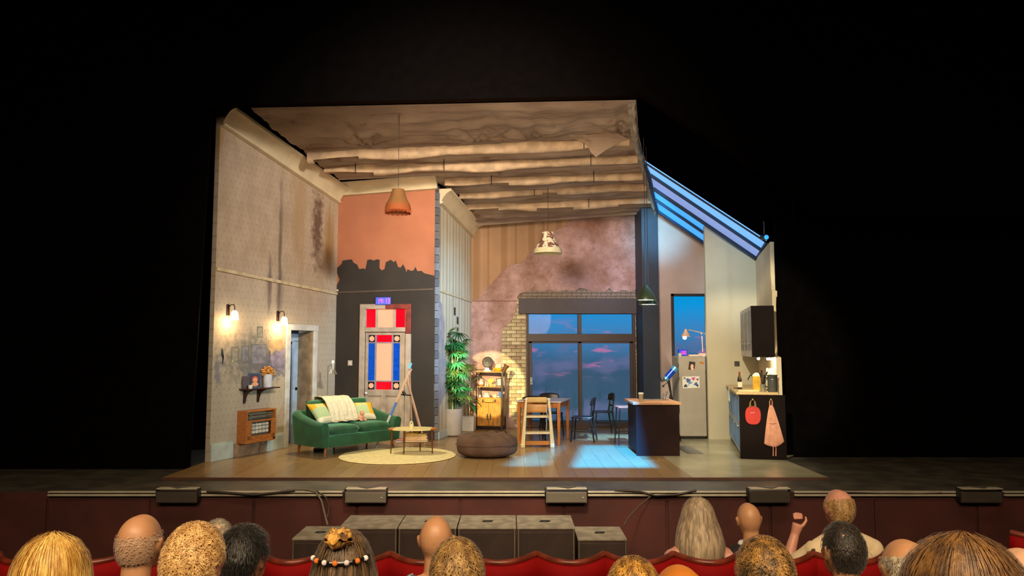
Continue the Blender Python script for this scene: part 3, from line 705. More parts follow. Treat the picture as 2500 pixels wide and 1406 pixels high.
# torn flap and ragged right hem
q = [W(1385, 330, 12.86), W(1440, 318, 12.86), W(1500, 322, 12.82), W(1532, 338, 12.8), W(1506, 352, 12.76), W(1480, 366, 12.74), W(1455, 384, 12.7), W(1443, 372, 12.74), W(1432, 352, 12.78)]
m = MB(); vs = [m.bm.verts.new(v) for v in q]; m.bm.faces.new(vs); m.build('torn_flap', sheet, ceil, solid=.006)
m = MB(); pts = [(1551, 234, 11.35), (1556, 300, 12.1), (1561, 345, 12.9), (1574, 388, 13.5), (1584, 425, 14.2), (1592, 462, 14.9), (1601, 496, 15.5), (1607, 520, 16.0)]
rg = []
for k in range(len(pts)*6-5):
    a = pts[min(k//6, len(pts)-1)]; b = pts[min(k//6+1, len(pts)-1)]; f = (k % 6)/6; p = W(a[0]+(b[0]-a[0])*f, a[1]+(b[1]-a[1])*f, a[2]+(b[2]-a[2])*f)
    j = noise.noise(Vector((k*.9, 3, 3)))*.05
    rg.append([m.bm.verts.new(p+Vector(v)) for v in ((-.14, 0, .02), (-.02+j*.3, 0, 0), (j, 0, -.10-j), (-.05+j, 0, -.2-j*1.2))])
for k in range(len(rg)-1):
    for i2 in range(3): m.bm.faces.new([rg[k][i2], rg[k][i2+1], rg[k+1][i2+1], rg[k+1][i2]])
m.build('ragged_hem', M('hem_pale', 'a89c8a', .85, vary=.25, sc=12), ceil, smooth=180, solid=.004)
# --- black masking round the set
mk = M('velvet', '050303', .95, vary=.3, spec=.05)
def mask(name, pts, y0, y1): o = MB().prism(pts, y0, y1).build(name, mk); tag(o, kind='structure'); return o
mask('wall_masking_left', [(-11, -.035), (-4.78, -.035), (-4.62, 5.6), (-11, 5.6)], 11.1, 11.14)
mask('wall_masking_right', [(4.42, -.035), (11, -.035), (11, 5.6), (4.75, 5.6), (4.75, 3.9), (4.42, 3.9)], 12.3, 12.34)
mask('wall_masking_top', [(-11, 5.42), (-4.1, 5.42), (2.0, 5.55), (4.7, 3.75), (11, 3.75), (11, 9), (-11, 9)], 11.0, 11.04)
mask('wall_rear', [(-11, -.035), (11, -.035), (11, 9), (-11, 9)], 19.5, 19.54)
e1 = M('masking_edge', '080402', .9, spec=.0)
o = MB().box(0, 0, 0, 6.1, .05, .05, (0, -math.atan2(.13, 6.1), 0)).build('trim_1', e1); o.location = (-1.05, 10.98, 5.50); tag(o, kind='structure')
o = MB().box(0, 0, 0, 3.25, .05, .05, (0, math.atan2(1.8, 2.7), 0)).build('trim_2', e1); o.location = (3.35, 10.98, 4.66); tag(o, kind='structure')
# ================================================================== things on the set
def fl2(px, py): p = F(px, py); return (p.x, p.y, 0.0)
def bz(Y, py, z0=0): return W(1250, py, Y).z
# ---------------- wall lamps (left wall)
shade_m = glow('lamp_glass', 'ffe9c0', 9, .3, 3, .95)
def sconce(px, py, lab):
    u, z = WL.hit(px, py); p = WL.P(u, 0, z)
    t = thing('wall_lamp', lab, 'lamp', p, WL.rz, 'lit wall lamps on the left wall')
    MB().lathe([(.0, 0), (.035, 0), (.04, .02), (.04, .16), (.03, .18), (0, .18)], n=12).build('back_plate', M('bronze', '3b2114', .4, .5), t, smooth=40).scale = (1, .35, 1)
    MB().tube([(0, -.01, .12), (0, -.06, .17), (0, -.12, .17), (0, -.14, .13), (0, -.14, .07)], .008, 8).build('arm', M('bronze', ''), t, smooth=60)
    MB().lathe([(.018, .075), (.03, .07), (.048, .045), (.055, 0), (.058, -.04), (.068, -.075), (.064, -.075), (.054, -.04), (.05, 0), (.04, .04), (.015, .065)], (0, -.14, 0), 20).build('glass_shade', shade_m, t, smooth=60)

    q = WL.P(u-.0, -.14, z-.11); point('wall_lamp_light', q, 9, (1, .66, .30), .03)
    return t
sconce(556, 770, 'frosted glass wall lamp nearer the front edge of the left wall')
sconce(678, 784, 'frosted glass wall lamp between the other lamp and the doorway')
# picture hooks
for k, (px, py) in enumerate(((541, 850), (567, 882), (661, 863), (668, 907), (544, 912))):
    u, z = WL.hit(px, py); p = WL.P(u, 0, z)
    t = thing('picture_hook', ['small bright hook with a dangling dark wire near the front of the left wall', 'small brass hook under the leftmost picture mark', 'brass hook beside the torn paper by the doorway', 'brass hook to the right of the dried flowers', 'brass hook low on the wall left of the shelf'][k], 'hook', p, WL.rz, 'brass hooks left in the wall')
    MB().box(0, -.006, 0, .025, .012, .035).tube([(0, -.012, -.01), (0, -.03, -.02), (0, -.03, 0)], .004, 5).build('hook', M('brass_bright', 'e8d8a8', .3, .6), t)
    if k == 0: MB().tube([(0, -.015, 0), (.01, -.015, -.1), (.03, -.012, -.16), (.02, -.012, -.26)], [.006, .018, .012, .004], 6).build('wire', blackm, t)
# shelf with brackets
u0, zs_ = WL.hit(583, 949); u1, _ = WL.hit(664, 947, -.02)
t = thing('wall_shelf', 'small dark wooden shelf on two brackets above the heater', 'shelf', WL.P(u0, 0, zs_), WL.rz)
Ls = u1-u0; SH = (u0, zs_)
boxo('shelf_board', darkw, t, 0, Ls, -.2, 0, -.02, .0, .004)
for a in (.1, Ls-.35):
    m = MB().prism([(0, -.02), (-.18, -.02), (-.18, -.035), (-.12, -.06), (-.07, -.1), (-.045, -.16), (-.03, -.24), (0, -.25)], a, a+.03, 'yz'); m.build('bracket', darkw, t, bevel=.003)
def onshelf(name, lab, cat, f, d=-.1): return thing(name, lab, cat, WL.P(u0+f*Ls, d, zs_+.0005), WL.rz)
t = onshelf('framed_picture', 'blue framed photo of a red haired figure on the wall shelf', 'photo frame', .36, -.08)
t.rotation_euler.z = .45
boxo('frame', M('frame_blue', '34506e', .4), t, -.1, .1, -.01, .01, 0, .25, .004)
boxo('photo', M('photo_dark', '2a2436', .4, vary=.3), t, -.082, .082, -.013, -.01, .02, .23, 0)
MB().sph((0, -.014, .14), (.05, .004, .055), 12, 8).build('printed_hair', M('print_red', 'b03a24', .5), t)
MB().sph((0, -.017, .125), (.036, .004, .045), 12, 8).sph((.0, -.016, .06), (.055, .004, .035), 12, 6).build('printed_face', M('print_skin', 'e0986a', .5), t)
t = onshelf('framed_picture', 'small brown framed picture at the left end of the wall shelf', 'photo frame', .12, -.06)
t.rotation_euler.z = .6
boxo('frame', darkw, t, -.06, .06, -.01, .01, 0, .2, .004)
t = onshelf('tealight_holder', 'small white candle holder in front of the brown picture', 'candle', .14, -.14)
MB().lathe([(0, 0), (.03, 0), (.035, .05), (.028, .055), (.025, .01), (0, .01)], n=14).build('holder', M('candle_white', 'e2e2d8', .4), t, smooth=50)
MB().lathe([(0, .01), (.02, .01), (.02, .04), (0, .042)], n=10).build('candle', white, t, smooth=50)
t = onshelf('flower_vase', 'white cylinder vase of dried golden flowers on the wall shelf', 'vase', .73, -.1)
MB().lathe([(0, 0), (.065, 0), (.07, .01), (.075, .22), (.068, .22), (.064, .02), (0, .02)], n=24).build('vase', M('vase_white', 'd8dade', .35), t, smooth=50)
m = MB()
for k in range(90):
    a, b = random.uniform(0, 2*PI), random.uniform(0, 1)**.6; h = random.uniform(.25, .36)-.05*b
    p = Vector((.12*b*math.cos(a), .12*b*math.sin(a), h)); m.tube([(0, 0, .15), p*.6+Vector((0, 0, .08)), p], .0025, 3); m.sph(p, random.uniform(.01, .019), 6, 4)
m.build('dried_flowers', M('dried_gold', 'c98a3c', .8, vary=.3, sc=40), t)['kind'] = 'stuff'
# gas heater
uh0, _ = WL.hit(578, 1040); uh1, _ = WL.hit(674, 1040, -.2); zh0 = WL.hit(578, 1083)[1]; zh1 = WL.hit(578, 1003)[1]
t = thing('gas_heater', 'orange brown wooden gas wall heater with white radiants', 'heater', WL.P(uh0, 0, zh0), WL.rz)
Lh, Hh = uh1-uh0, zh1-zh0; hw = M('heater_wood', 'a8642c', .4, vary=.2, stretch=(2, 2, 8))
fy = -.2
for b in ((0, .03, fy, 0, 0, Hh), (Lh-.03, Lh, fy, 0, 0, Hh), (.03, Lh-.03, fy, 0, 0, .06), (.03, Lh-.03, fy, 0, Hh-.03, Hh)):
    boxo('case_side', hw, t, *b, .006)
boxo('front_panel', hw, t, .03, Lh-.03, fy, fy+.02, .62*Hh, Hh-.16, .004)
boxo('front_panel', hw, t, .03, .12, fy, fy+.02, .06, .62*Hh, .004); boxo('front_panel', hw, t, Lh-.12, Lh-.03, fy, fy+.02, .06, .62*Hh, .004)
boxo('front_panel', hw, t, .03, Lh-.03, fy, fy+.02, .06, .12, .004)
for k in range(3): boxo('grille_slat', M('grille_grey', '8f8572', .4, .5), t, .08, Lh-.08, fy+.005, fy+.025, Hh-.145+.035*k, Hh-.125+.035*k, .002)
boxo('reflector', M('reflector', 'b8c4c8', .2, .8), t, .12, Lh-.12, fy+.06, fy+.08, .12, .62*Hh, 0)
rdm = M('radiant_white', 'd8d0bc', .5, vary=.2)
for k in range(5): boxo('radiant', rdm, t, .15+k*(Lh-.3)/5+.01, .15+(k+1)*(Lh-.3)/5-.01, fy+.02, fy+.05, .14, .58*Hh, .006)
for k in range(6): boxo('guard_bar', chrome, t, .12, Lh-.12, fy-.008, fy-.002, .15+k*.06, .157+k*.06, 0)
MB().cyl((Lh-.06, fy-.02, .04), (Lh-.06, fy, .04), .018, n=10).build('control_knob', blackm, t, smooth=40)
MB().tube([(Lh*.75, -.05, 0), (Lh*.75, -.06, -.08), (Lh*.72, -.04, -.14), (Lh*.7, -.05, -zh0+.02)], .008, 6).build('gas_hose', M('hose_grey', '706a60'), t, smooth=60)
# light switch on the dark wall
u, z = WD.hit(855, 886); t = thing('light_switch', 'square white light switch on the dark wall left of the stained glass door', 'light switch', WD.P(u, -.003, z), WD.rz)
boxo('switch_plate', M('switch_white', 'c9c0b4', .4), t, -.045, .045, -.012, 0, -.05, .05, .006)
boxo('rocker', white, t, -.012, .012, -.018, -.012, -.02, .02, .002)
# digital clock above the door
SEG = {'0': 'abcdef', '1': 'bc', '2': 'abged', '3': 'abgcd', '4': 'fgbc', '5': 'afgcd', '6': 'afgedc', '7': 'abc', '8': 'abcdefg', '9': 'abcfgd'}
def digit(parent, ch, x, z, w_, h_, mat, y):
    s_ = {'a': (0, h_, 1), 'd': (0, 0, 1), 'g': (0, h_/2, 1), 'b': (w_/2, h_*.75, 0), 'c': (w_/2, h_*.25, 0), 'e': (-w_/2, h_*.25, 0), 'f': (-w_/2, h_*.75, 0)}
    m = MB(); th = w_*.26
    for k in SEG[ch]:
        a, b, hz_ = s_[k]
        m.box(x+a, y, z+b, w_*.9 if hz_ else th, .006, th if hz_ else h_*.44)
    m.build('digit', mat, parent)
u, z = WD.hit(938, 735); t = thing('digital_clock', 'blue digital clock with pink digits reading 14:13 above the door', 'clock', WD.P(u, -.003, z), WD.rz)
boxo('clock_case', M('case_navy', '1a1c3a', .4), t, -.165, .155, -.05, 0, -.085, .085, .006)
boxo('display', glow('display_blue', '4a5ac8', .8, .3, 4, .8), t, -.155, .145, -.053, -.05, -.07, .07, 0)
dg = glow('digit_pink', 'ff5a96', 2.4)
for ch, x_ in (('1', -.105), ('4', -.045), ('1', .045), ('3', .105)): digit(t, ch, x_, -.045, .030, .09, dg, -.056)
for q in (.022, -.022): MB().box(0, -.056, q, .010, .006, .016).build('colon_dot', dg, t)
# ---------------- floor lamp behind the sofa
x, y, _ = fl2(797, 1082)
b = W(797, 1078, 13.55); t = thing('floor_lamp', 'slim arched floor lamp with grey metal shade behind the green sofa', 'lamp', (b.x, 13.55, 0))
zt = W(797, 892, 13.55).z; gm = M('lamp_metal', '9a9a92', .3, .8)
MB().lathe([(0, 0), (.12, 0), (.12, .012), (.02, .025), (0, .025)], n=20).build('base', blackm, t, smooth=40)
MB().tube([(0, 0, .02), (0, 0, zt-.1), (.0, 0, zt-.03), (.03, 0, zt+.01), (.075, 0, zt+.02)], .008, 8).build('pole', gm, t, smooth=60)
MB().lathe([(.014, .0), (.02, -.02), (.025, -.07), (.05, -.14), (.082, -.2), (.078, -.2), (.046, -.14), (.02, -.08)], (.09, 0, zt+.04), 18).build('lamp_shade', gm, t, smooth=60)
MB().sph((.09, 0, zt+.06), (.026, .026, .035), 10, 8).build('shade_cap', glow('cap_white', 'fff0d8', .5), t, smooth=60)
# ---------------- pale wooden easel
x, y, _ = 0, 0, 0
t = thing('easel', 'pale wooden painting easel with blue taped leg in front of the door', 'easel', (W(1000, 1000, 13.35).x, 13.35, 0))
ow = M('easel_wood', 'c9a890', .5, vary=.15, stretch=(6, 6, 1)); bx_ = t.location.x
def E(px, py, Y): p = W(px, py, Y); return (p.x-bx_, p.y-13.35, p.z)
def footed(px, py, Y): p = W(px, py, Y); return (p.x-bx_, p.y-13.35, 0.012)
MB().tube([E(1004, 900, 13.35), E(966, 985, 13.2)], .022, 4).build('front_leg', ow, t)
a = Vector(E(966, 985, 13.2)); d_ = (a-Vector(E(1004, 900, 13.35))).normalized(); e_ = a+d_*((a.z-.012)/-d_.z)
MB().tube([a, e_], [.022, .018], 4).build('front_leg_foot', M('easel_white', 'c4c8d4', .5), t)
MB().tube([a+d_*-.02, a+d_*.22], .027, 6).build('blue_tape', M('tape_blue', '4f74b8', .5), t)
MB().tube([E(993, 925, 13.37), (footed(1034, 1080, 13.45)[0], .25, .012)], .024, 4).build('rear_leg', ow, t)
MB().tube([E(1000, 900, 13.4), (-.02, .55, .012)], .016, 4).build('prop_leg', ow, t)
MB().tube([E(1003, 886, 13.34), E(999, 899, 13.35)], .03, 6).build('lit_tip', glow('tip_blue_light', '7cc8e8', .3), t, smooth=40)  # blue light on the wooden tip, put in as a glowing colour
MB().tube([E(978, 963, 13.33), E(1004, 965, 13.36)], .014, 6).tube([E(984, 955, 13.3), E(990, 966, 13.3)], .028, 6).build('crossbar', blackm, t)
# ---------------- sofa
gv = NT('green_velvet', .75); gv.base(gv.mix(gv.ss(gv.noise(5, 4), .3, .7), '04301a', '0a4a28')); gv.b.inputs['Sheen Weight'].default_value = .5; gv.b.inputs['Sheen Tint'].default_value = (.4, 1, .6, 1); gv.bump(gv.noise(120, 2), .08); gv = gv.m
SO = F(791, 1117); ang = math.radians(50); SL, SD = 1.6, .9
sx_ = Vector((math.cos(ang), math.sin(ang), 0)); sy_ = Vector((-math.sin(ang), math.cos(ang), 0))
sc_ = SO+sx_*(SL/2-.08)+sy_*(SD/2-.08)
t = thing('sofa', 'green velvet two seat sofa with curved back on wooden legs', 'sofa', (sc_.x, sc_.y, 0), ang)
# shell: U shaped path
path = []; CR = .14
for k in range(11): path.append((-SL/2-.015*math.sin(k/10*PI), -SD/2+(SD-CR)*k/10))
for k in range(1, 9): a = PI-PI/2*k/8; path.append((-SL/2+CR+CR*math.cos(a), SD/2-CR+CR*math.sin(a)))
for k in range(1, 12): path.append((-SL/2+CR+(SL-2*CR)*k/12, SD/2))
for k in range(0, 9): a = PI/2-PI/2*k/8; path.append((SL/2-CR+CR*math.cos(a), SD/2-CR+CR*math.sin(a)))
for k in range(1, 11): path.append((SL/2+.015*math.sin(k/10*PI), SD/2-CR-(SD-CR)*k/10))
n = len(path); m = MB(); rg = []
for i, (a, b) in enumerate(path):
    f = i/(n-1); g = math.sin(PI*f)
    h = .55+.15*min(1, max(0, (b+SD/2-.12)/(SD-.2)))**1.4
    p0 = Vector(path[max(i-1, 0)]); p1 = Vector(path[min(i+1, n-1)]); d_ = (p1-p0).normalized(); nn_ = Vector((d_.y, -d_.x))   # inward
    th = .13; lean = .015
    pr = [(0, .16), (-.02-lean*.3, .35), (-.03-lean, h-.05), (-.01-lean, h-.01), (.04-lean, h+.01), (th-.03-lean, h), (th-lean, h-.05), (th, .35), (th, .16)]
    rg.append([m.bm.verts.new((a+nn_.x*q, b+nn_.y*q, z_)) for q, z_ in pr])
for i in range(n-1):
    for k in range(9): m.bm.faces.new([rg[i][k], rg[i][(k+1) % 9], rg[i+1][(k+1) % 9], rg[i+1][k]])
m.bm.faces.new(rg[0]); m.bm.faces.new(rg[-1][::-1])
m.build('backrest', gv, t, smooth=50, bevel=.012)
boxo('seat_base', gv, t, -SL/2+.03, SL/2-.03, -SD/2+.01, SD/2-.08, .15, .34, .025)
def cushion(m, cx, cy, cz, sx, sy, sz, puff=.05, nu=14, nv=14, crown=.5):
    for sgn in (1, -1):
        def fn(a, b, sgn=sgn):
            ex = 1-abs(2*a-1)**3; ey = 1-abs(2*b-1)**3
            x_ = (a-.5)*sx*(1-.04*(1-ey)); y_ = (b-.5)*sy*(1-.04*(1-ex))
            return (cx+x_, cy+y_, cz+sgn*sz/2*(max(ex*ey, 0)**crown))
        m.grid(fn, nu, nv)
    bmesh.ops.remove_doubles(m.bm, verts=m.bm.verts, dist=.0008); return m
for k in (-1, 1): cushion(MB(), k*(SL-.28)/4, -.06, .405, (SL-.27)/2-.01, SD-.16, .17, crown=.22).build('seat_cushion', gv, t, smooth=180)
for k in (-1, 1):
    o = cushion(MB(), 0, 0, 0, (SL-.3)/2, .42, .15, crown=.35).build('back_cushion', gv, t, smooth=180); o.location = (k*(SL-.3)/4, SD/2-.21, .665); o.rotation_euler = (1.34, 0, 0)
lgm = M('leg_walnut', '8a5426', .4, vary=.2)
for a, b in ((-SL/2+.1, -SD/2+.08), (SL/2-.1, -SD/2+.08), (-SL/2+.1, SD/2-.12), (SL/2-.1, SD/2-.12), (0, SD/2-.12)):
    MB().cyl((a*1.03, b*1.05, 0), (a, b, .16), .014, .026, 10).build('leg', lgm, t, smooth=40)
def patch_mat():
    q = NT('patchwork', .85); qx = q.f('FLOOR', q.f('MULTIPLY', q.f('ADD', q.x, .5), 5.2)); qy = q.f('FLOOR', q.f('MULTIPLY', q.f('ADD', q.z, .5), 5.2))
    h = q.f('FRACT', q.f('MULTIPLY', q.f('SINE', q.f('ADD', q.f('MULTIPLY', qx, 12.9), q.f('MULTIPLY', qy, 78.2))), 437.5))
    r = q.n('ShaderNodeValToRGB'); q.l(h, r.inputs[0]); r.color_ramp.interpolation = 'CONSTANT'
    cols = [(0, 'd9a41c'), (.22, 'dcd2b0'), (.45, 'a8bc8e'), (.62, 'e6dcc0'), (.8, 'c8c07a'), (.92, '8f9468')]
    while len(r.color_ramp.elements) < len(cols): r.color_ramp.elements.new(.5)
    for e, (p, c_) in zip(r.color_ramp.elements, cols): e.position = p; e.color = (*srgb(c_), 1)
    q.base(r.outputs[0]); return q.m
pm = patch_mat()
def pillow(name, lab, lx, ly, lz, rx, rz, w_=.46):
    P_ = sc_+sx_*lx+sy_*ly; o = MB(); 
    for sgn in (1, -1):
        o.grid(lambda a, b, sgn=sgn: ((a-.5)*w_*(1-.1*math.sin(PI*b)), sgn*.085*(max(0, (1-abs(2*a-1)**2.5)*(1-abs(2*b-1)**2.5)))**.6, (b-.5)*w_*(1-.1*math.sin(PI*a))), 14, 14)
    bmesh.ops.remove_doubles(o.bm, verts=o.bm.verts, dist=.0008)
    q = o.build(name, pm, smooth=180); q.location = (P_.x, P_.y, lz); q.rotation_euler = (rx, 0, ang+rz)
    tag(q, lab, 'cushion', 'patchwork cushions on the sofa'); return q
pillow('throw_pillow', 'yellow and cream patchwork cushion left of the throw on the sofa', -.46, .06, .66, -.75, .2)
pillow('throw_pillow', 'yellow and green patchwork cushion right of the throw on the sofa', .40, .06, .645, -.8, -.3, .42)
# throw blanket with fringe
m = MB(); bw_, nb_ = .52, 30
prof = [(.49, .66), (.47, .80), (.42, .89), (.32, .90), (.20, .89), (.11, .83), (.04, .74), (-.02, .64), (-.05, .56), (-.07, .515)]
def bl(a, b):
    f = b*(len(prof)-1); i_ = min(int(f), len(prof)-2); g = f-i_
    y_ = prof[i_][0]*(1-g)+prof[i_+1][0]*g; z_ = prof[i_][1]*(1-g)+prof[i_+1][1]*g
    fold = .022*math.sin(a*19+b*3)+.02*noise.noise(Vector((a*5, b*5, 2)))
    return (-.13+(a-.5)*bw_*(1+.12*b)+.04*b, y_-abs(fold)*.9, z_+.012+fold*.25+.01)
tb = m.grid(bl, 44, 40)
t2 = thing('throw_blanket', 'cream woollen throw with tasselled edge over the sofa back', 'blanket', (sc_.x, sc_.y, 0), ang)
thm = M('wool_cream', 'd2c9ac', .9, vary=.1, sc=30, bump=.3, bsc=160)
m.build('blanket', thm, t2, smooth=180, solid=.008)
m = MB()
for k in range(34):
    a = k/33; x_, y_, z_ = bl(a, 1.0); j = random.uniform(-.008, .008)
    m.tube([(x_, y_, z_), (x_+j, y_-.03, z_-.008), (x_+j*2, y_-.085, z_-.012)], [.005, .0045, .003], 4)
m.build('fringe', thm, t2)['kind'] = 'stuff'
# soft pink toy on the seat
P_ = sc_+sx_*.20+sy_*-.14; t = thing('soft_toy', 'small soft pink toy slumped beside the throw on the sofa seat', 'toy', (P_.x, P_.y, .495), ang)
pk = M('toy_pink', 'd99a78', .9, vary=.15, sc=20)
MB().sph((0, 0, .055), (.05, .045, .055), 12, 8).build('body', pk, t, smooth=180)
MB().sph((.01, -.015, .13), (.038, .036, .038), 12, 8).build('head', pk, t, smooth=180)
for k in (-1, 1):
    MB().sph((.01+k*.03, 0, .165), (.014, .01, .02), 8, 6).build('ear', pk, t, smooth=180)
    MB().tube([(k*.035, -.02, .03), (k*.05, -.07, .02)], [.018, .014], 8).sph((k*.05, -.072, .02), .015, 8, 6).build('leg', pk, t, smooth=180)
# small black box under the sofa
x, y, _ = fl2(774, 1104); t = thing('junction_box', 'flat black and grey box on the floor under the sofa', 'box', (x, y+.15, 0), .1)
boxo('case', blackm, t, -.09, .09, -.06, .06, 0, .045, .004); boxo('lid', M('lid_grey', 'a8a498', .4), t, -.09, .07, -.055, .055, .045, .06, .003)
# ---------------- rug
C_ = F(968, 1113); o = MB().lathe([(0, .001), (.93, .001), (.945, .008), (.93, .016), (.9, .018), (0, .018)], n=72).build('round_rug', M('rug_cream', 'd8cb98', .95, vary=.12, sc=14, bump=.5, bsc=150), smooth=40)
o.location = (C_.x+.02, C_.y+.02, 0); tag(o, 'round cream rug under the coffee table', 'rug')
# ---------------- coffee table
C_ = F(1007, 1108); t = thing('coffee_table', 'oval cream topped coffee table with wooden ends on the rug', 'table', (C_.x, C_.y, .018))
ta, tb_, th = .41, .26, .405
def ell(a0, a1, n_): return [(ta*math.cos(a0+(a1-a0)*k/n_), tb_*math.sin(a0+(a1-a0)*k/n_)) for k in range(n_+1)]
A_ = math.acos(.76)
MB().prism(ell(A_, PI-A_, 16)+ell(PI+A_, 2*PI-A_, 16), th-.022, th, 'xy').build('table_top', M('top_cream', 'd9cb92', .35, vary=.05), t, bevel=.004)
for s0 in (0, PI): MB().prism(ell(s0-A_, s0+A_, 12), th-.022, th, 'xy').build('wooden_end', M('end_orange', 'b06a2a', .35, vary=.2), t, bevel=.004)
for a, b in ((-.33, -.1), (-.11, -.19), (.33, -.1), (.1, .18)):
    MB().cyl((a*1.04, b*1.04, 0), (a, b, th-.022), .008, .02, 10).build('leg', M('leg_brown', '5f3416', .4, vary=.2), t, smooth=40)
boxo('lower_shelf', M('shelf_brown', '7a5a38', .5, vary=.2), t, -.31, .31, -.11, .11, .175, .187, .003)
tz = .018+.1875
cols = ['dcae30', 'd8a02c', 'd49430', 'c4601c', 'bc5818', 'a85c1c']
for k in range(6):
    o = thing('book', 'thin %s book, number %s up in the left stack under the coffee table' % (['orange', 'rust', 'amber', 'golden', 'pale yellow', 'yellow'][k], ['one', 'two', 'three', 'four', 'five', 'six'][k]), 'book', (C_.x-.02+.004*(k % 2), C_.y, tz+k*.024), random.uniform(-.04, .04), 'books stacked on the coffee table shelf')
    boxo('cover', M('cover_%d' % k, cols[5-k], .6), o, -.1, .1, -.08, .08, 0, .022, .002)
    boxo('pages', M('pages', 'd8cba8', .9), o, -.096, .102, -.082, .076, .004, .018, 0)
for k in range(5):
    o = thing('book', '%s book, number %s up in the right stack under the coffee table' % (['brown', 'orange', 'peach', 'yellow', 'bright yellow'][k], ['one', 'two', 'three', 'four', 'five'][k]), 'book', (C_.x+.17-.006*k, C_.y+.01, tz+k*.026), random.uniform(-.12, .12), 'books stacked on the coffee table shelf')
    boxo('cover', M('cover_r%d' % k, ['6e5a3c', 'c8682e', 'd89058', 'd8b452', 'e4cc66'][k], .6), o, -.085, .085, -.075, .075, 0, .024, .002)
    boxo('pages', M('pages', ''), o, -.081, .087, -.077, .071, .004, .02, 0)
for k, (c_, l_) in enumerate((('d8d4cc', 'white magazine at the bottom of the pile by the left table leg'), ('4c5478', 'dark blue magazine in the middle of the pile by the left table leg'), ('d88a84', 'pink magazine on top of the pile by the left table leg'))):
    o = thing('magazine', l_, 'magazine', (C_.x-.22+.02*k, C_.y-.01, tz+k*.014), .3-.2*k, 'magazines on the coffee table shelf')
    boxo('cover', M('mag_%d' % k, c_, .4), o, -.07, .07, -.09, .09, 0, .012, .001)
o = thing('baby_monitor', 'small cream rounded baby monitor standing on the coffee table', 'baby monitor', (C_.x-.02, C_.y-.02, .018+th+.0005), .1)
MB().lathe([(0, 0), (.03, 0), (.036, .02), (.038, .05), (.033, .08), (.024, .105), (.012, .118), (0, .12)], n=18).build('body', M('cream_plastic', 'ddd6a8', .35), o, smooth=60)
MB().sph((0, -.03, .088), (.014, .008, .012), 10, 6).build('lens', M('lens_brown', '5e4a34', .3), o, smooth=60)
MB().tube([(0, -.024, .107), (0, -.034, .1), (0, -.036, .094)], .003, 5).build('brow', white, o)
# ---------------- bean bag
C_ = F(1186, 1122); bb = NT('bean_bag_cloth', .85); bb.base(bb.mix(bb.ss(bb.noise(3, 4), .3, .7), '4e382c', '60483a')); bb.bump(bb.noise(14, 4), .3, .02); bbm_ = bb.m
t = thing('bean_bag', 'slumped brown bean bag pouffe at the front of the floor', 'bean bag', (C_.x, C_.y+.34, 0), 0)
def bbf(a, b):
    th_ = 2*PI*a; ph = PI*b; r = .50*(1+.02*math.sin(3*th_+1)); sx = abs(math.sin(ph))**.55
    z_ = .185+.185*(1 if math.cos(ph) > 0 else -1)*abs(math.cos(ph))**.6
    nn = noise.noise(Vector((math.cos(th_)*2, math.sin(th_)*2, b*3)))*.03; wr = .022*math.sin(22*th_)*math.exp(-((b-.25)/.12)**2)
    top = .06*noise.noise(Vector((math.cos(th_)*sx*3, math.sin(th_)*sx*3, 4))) if b < .5 else 0
    return (r*sx*math.cos(th_)*(1+nn+wr), .36*sx*math.sin(th_)*(1+nn+wr), max(.001, z_+top))
m = MB().grid(bbf, 72, 30, cu=True); bmesh.ops.remove_doubles(m.bm, verts=m.bm.verts, dist=.0006)
m.build('bag', bbm_, t, smooth=180)
m = MB(); m.tube([(.505*math.cos(2*PI*k/60), .365*math.sin(2*PI*k/60), .2+.006*math.sin(k*.8)) for k in range(61)], .006, 5, False); m.build('piping', bbm_, t, smooth=180)
# ---------------- tall bamboo palm
leafm = [M('leaf_green', '1f6a3a', .4, vary=.35, sc=9), M('leaf_light', '3f9a5c', .4, vary=.3, sc=9), M('leaf_dark', '173f22', .45, vary=.35, sc=9), M('leaf_olive', '4f6a2c', .5, vary=.3, sc=9)]
P_ = F(1103, 1066); P_.y += .17; P_.x += .01
t = thing('potted_palm', 'tall leafy palm in a pale cylindrical pot by the striped wall', 'plant', (P_.x, P_.y, 0))
MB().lathe([(0, 0), (.13, 0), (.165, .02), (.178, .07), (.182, .3), (.185, .54), (.172, .54), (.168, .48), (0, .48)], n=32).build('pot', M('pot_pale', 'b4aca4', .35, vary=.06), t, smooth=40)
MB().lathe([(0, .47), (.165, .485), (.166, .47)], n=20).build('soil', M('soil', '2a1c12', .95), t)
def fan(nl, L):
    m = MB()
    for k in range(nl):
        a = (k-(nl-1)/2)*.36+random.uniform(-.07, .07); l = L*random.uniform(.8, 1.05); w_ = .017
        pts = []
        for i in range(5):
            f = i/4; r = l*f; dz = -.45*l*f*f+.05*f
            pts.append((Vector((math.cos(a)*r, math.sin(a)*r, dz)), w_*math.sin(PI*min(.97, .08+f*.9))))
        ax = Vector((-math.sin(a), math.cos(a), 0)); rr = []
        for p, ww in pts: rr.append([m.bm.verts.new(p-ax*ww), m.bm.verts.new(p+Vector((0, 0, -.004))), m.bm.verts.new(p+ax*ww)])
        for i in range(4):
            for q in range(2): m.bm.faces.new([rr[i][q], rr[i][q+1], rr[i+1][q+1], rr[i+1][q]])
    m.tube([(0, 0, 0), (-.08, 0, -.03)], .003, 4)
    return m
fans = [fan(random.choice((6, 7, 8)), random.uniform(.2, .27)).mesh('leaf', leafm[k % 4], 180, False) for k in range(12)]
stems = []
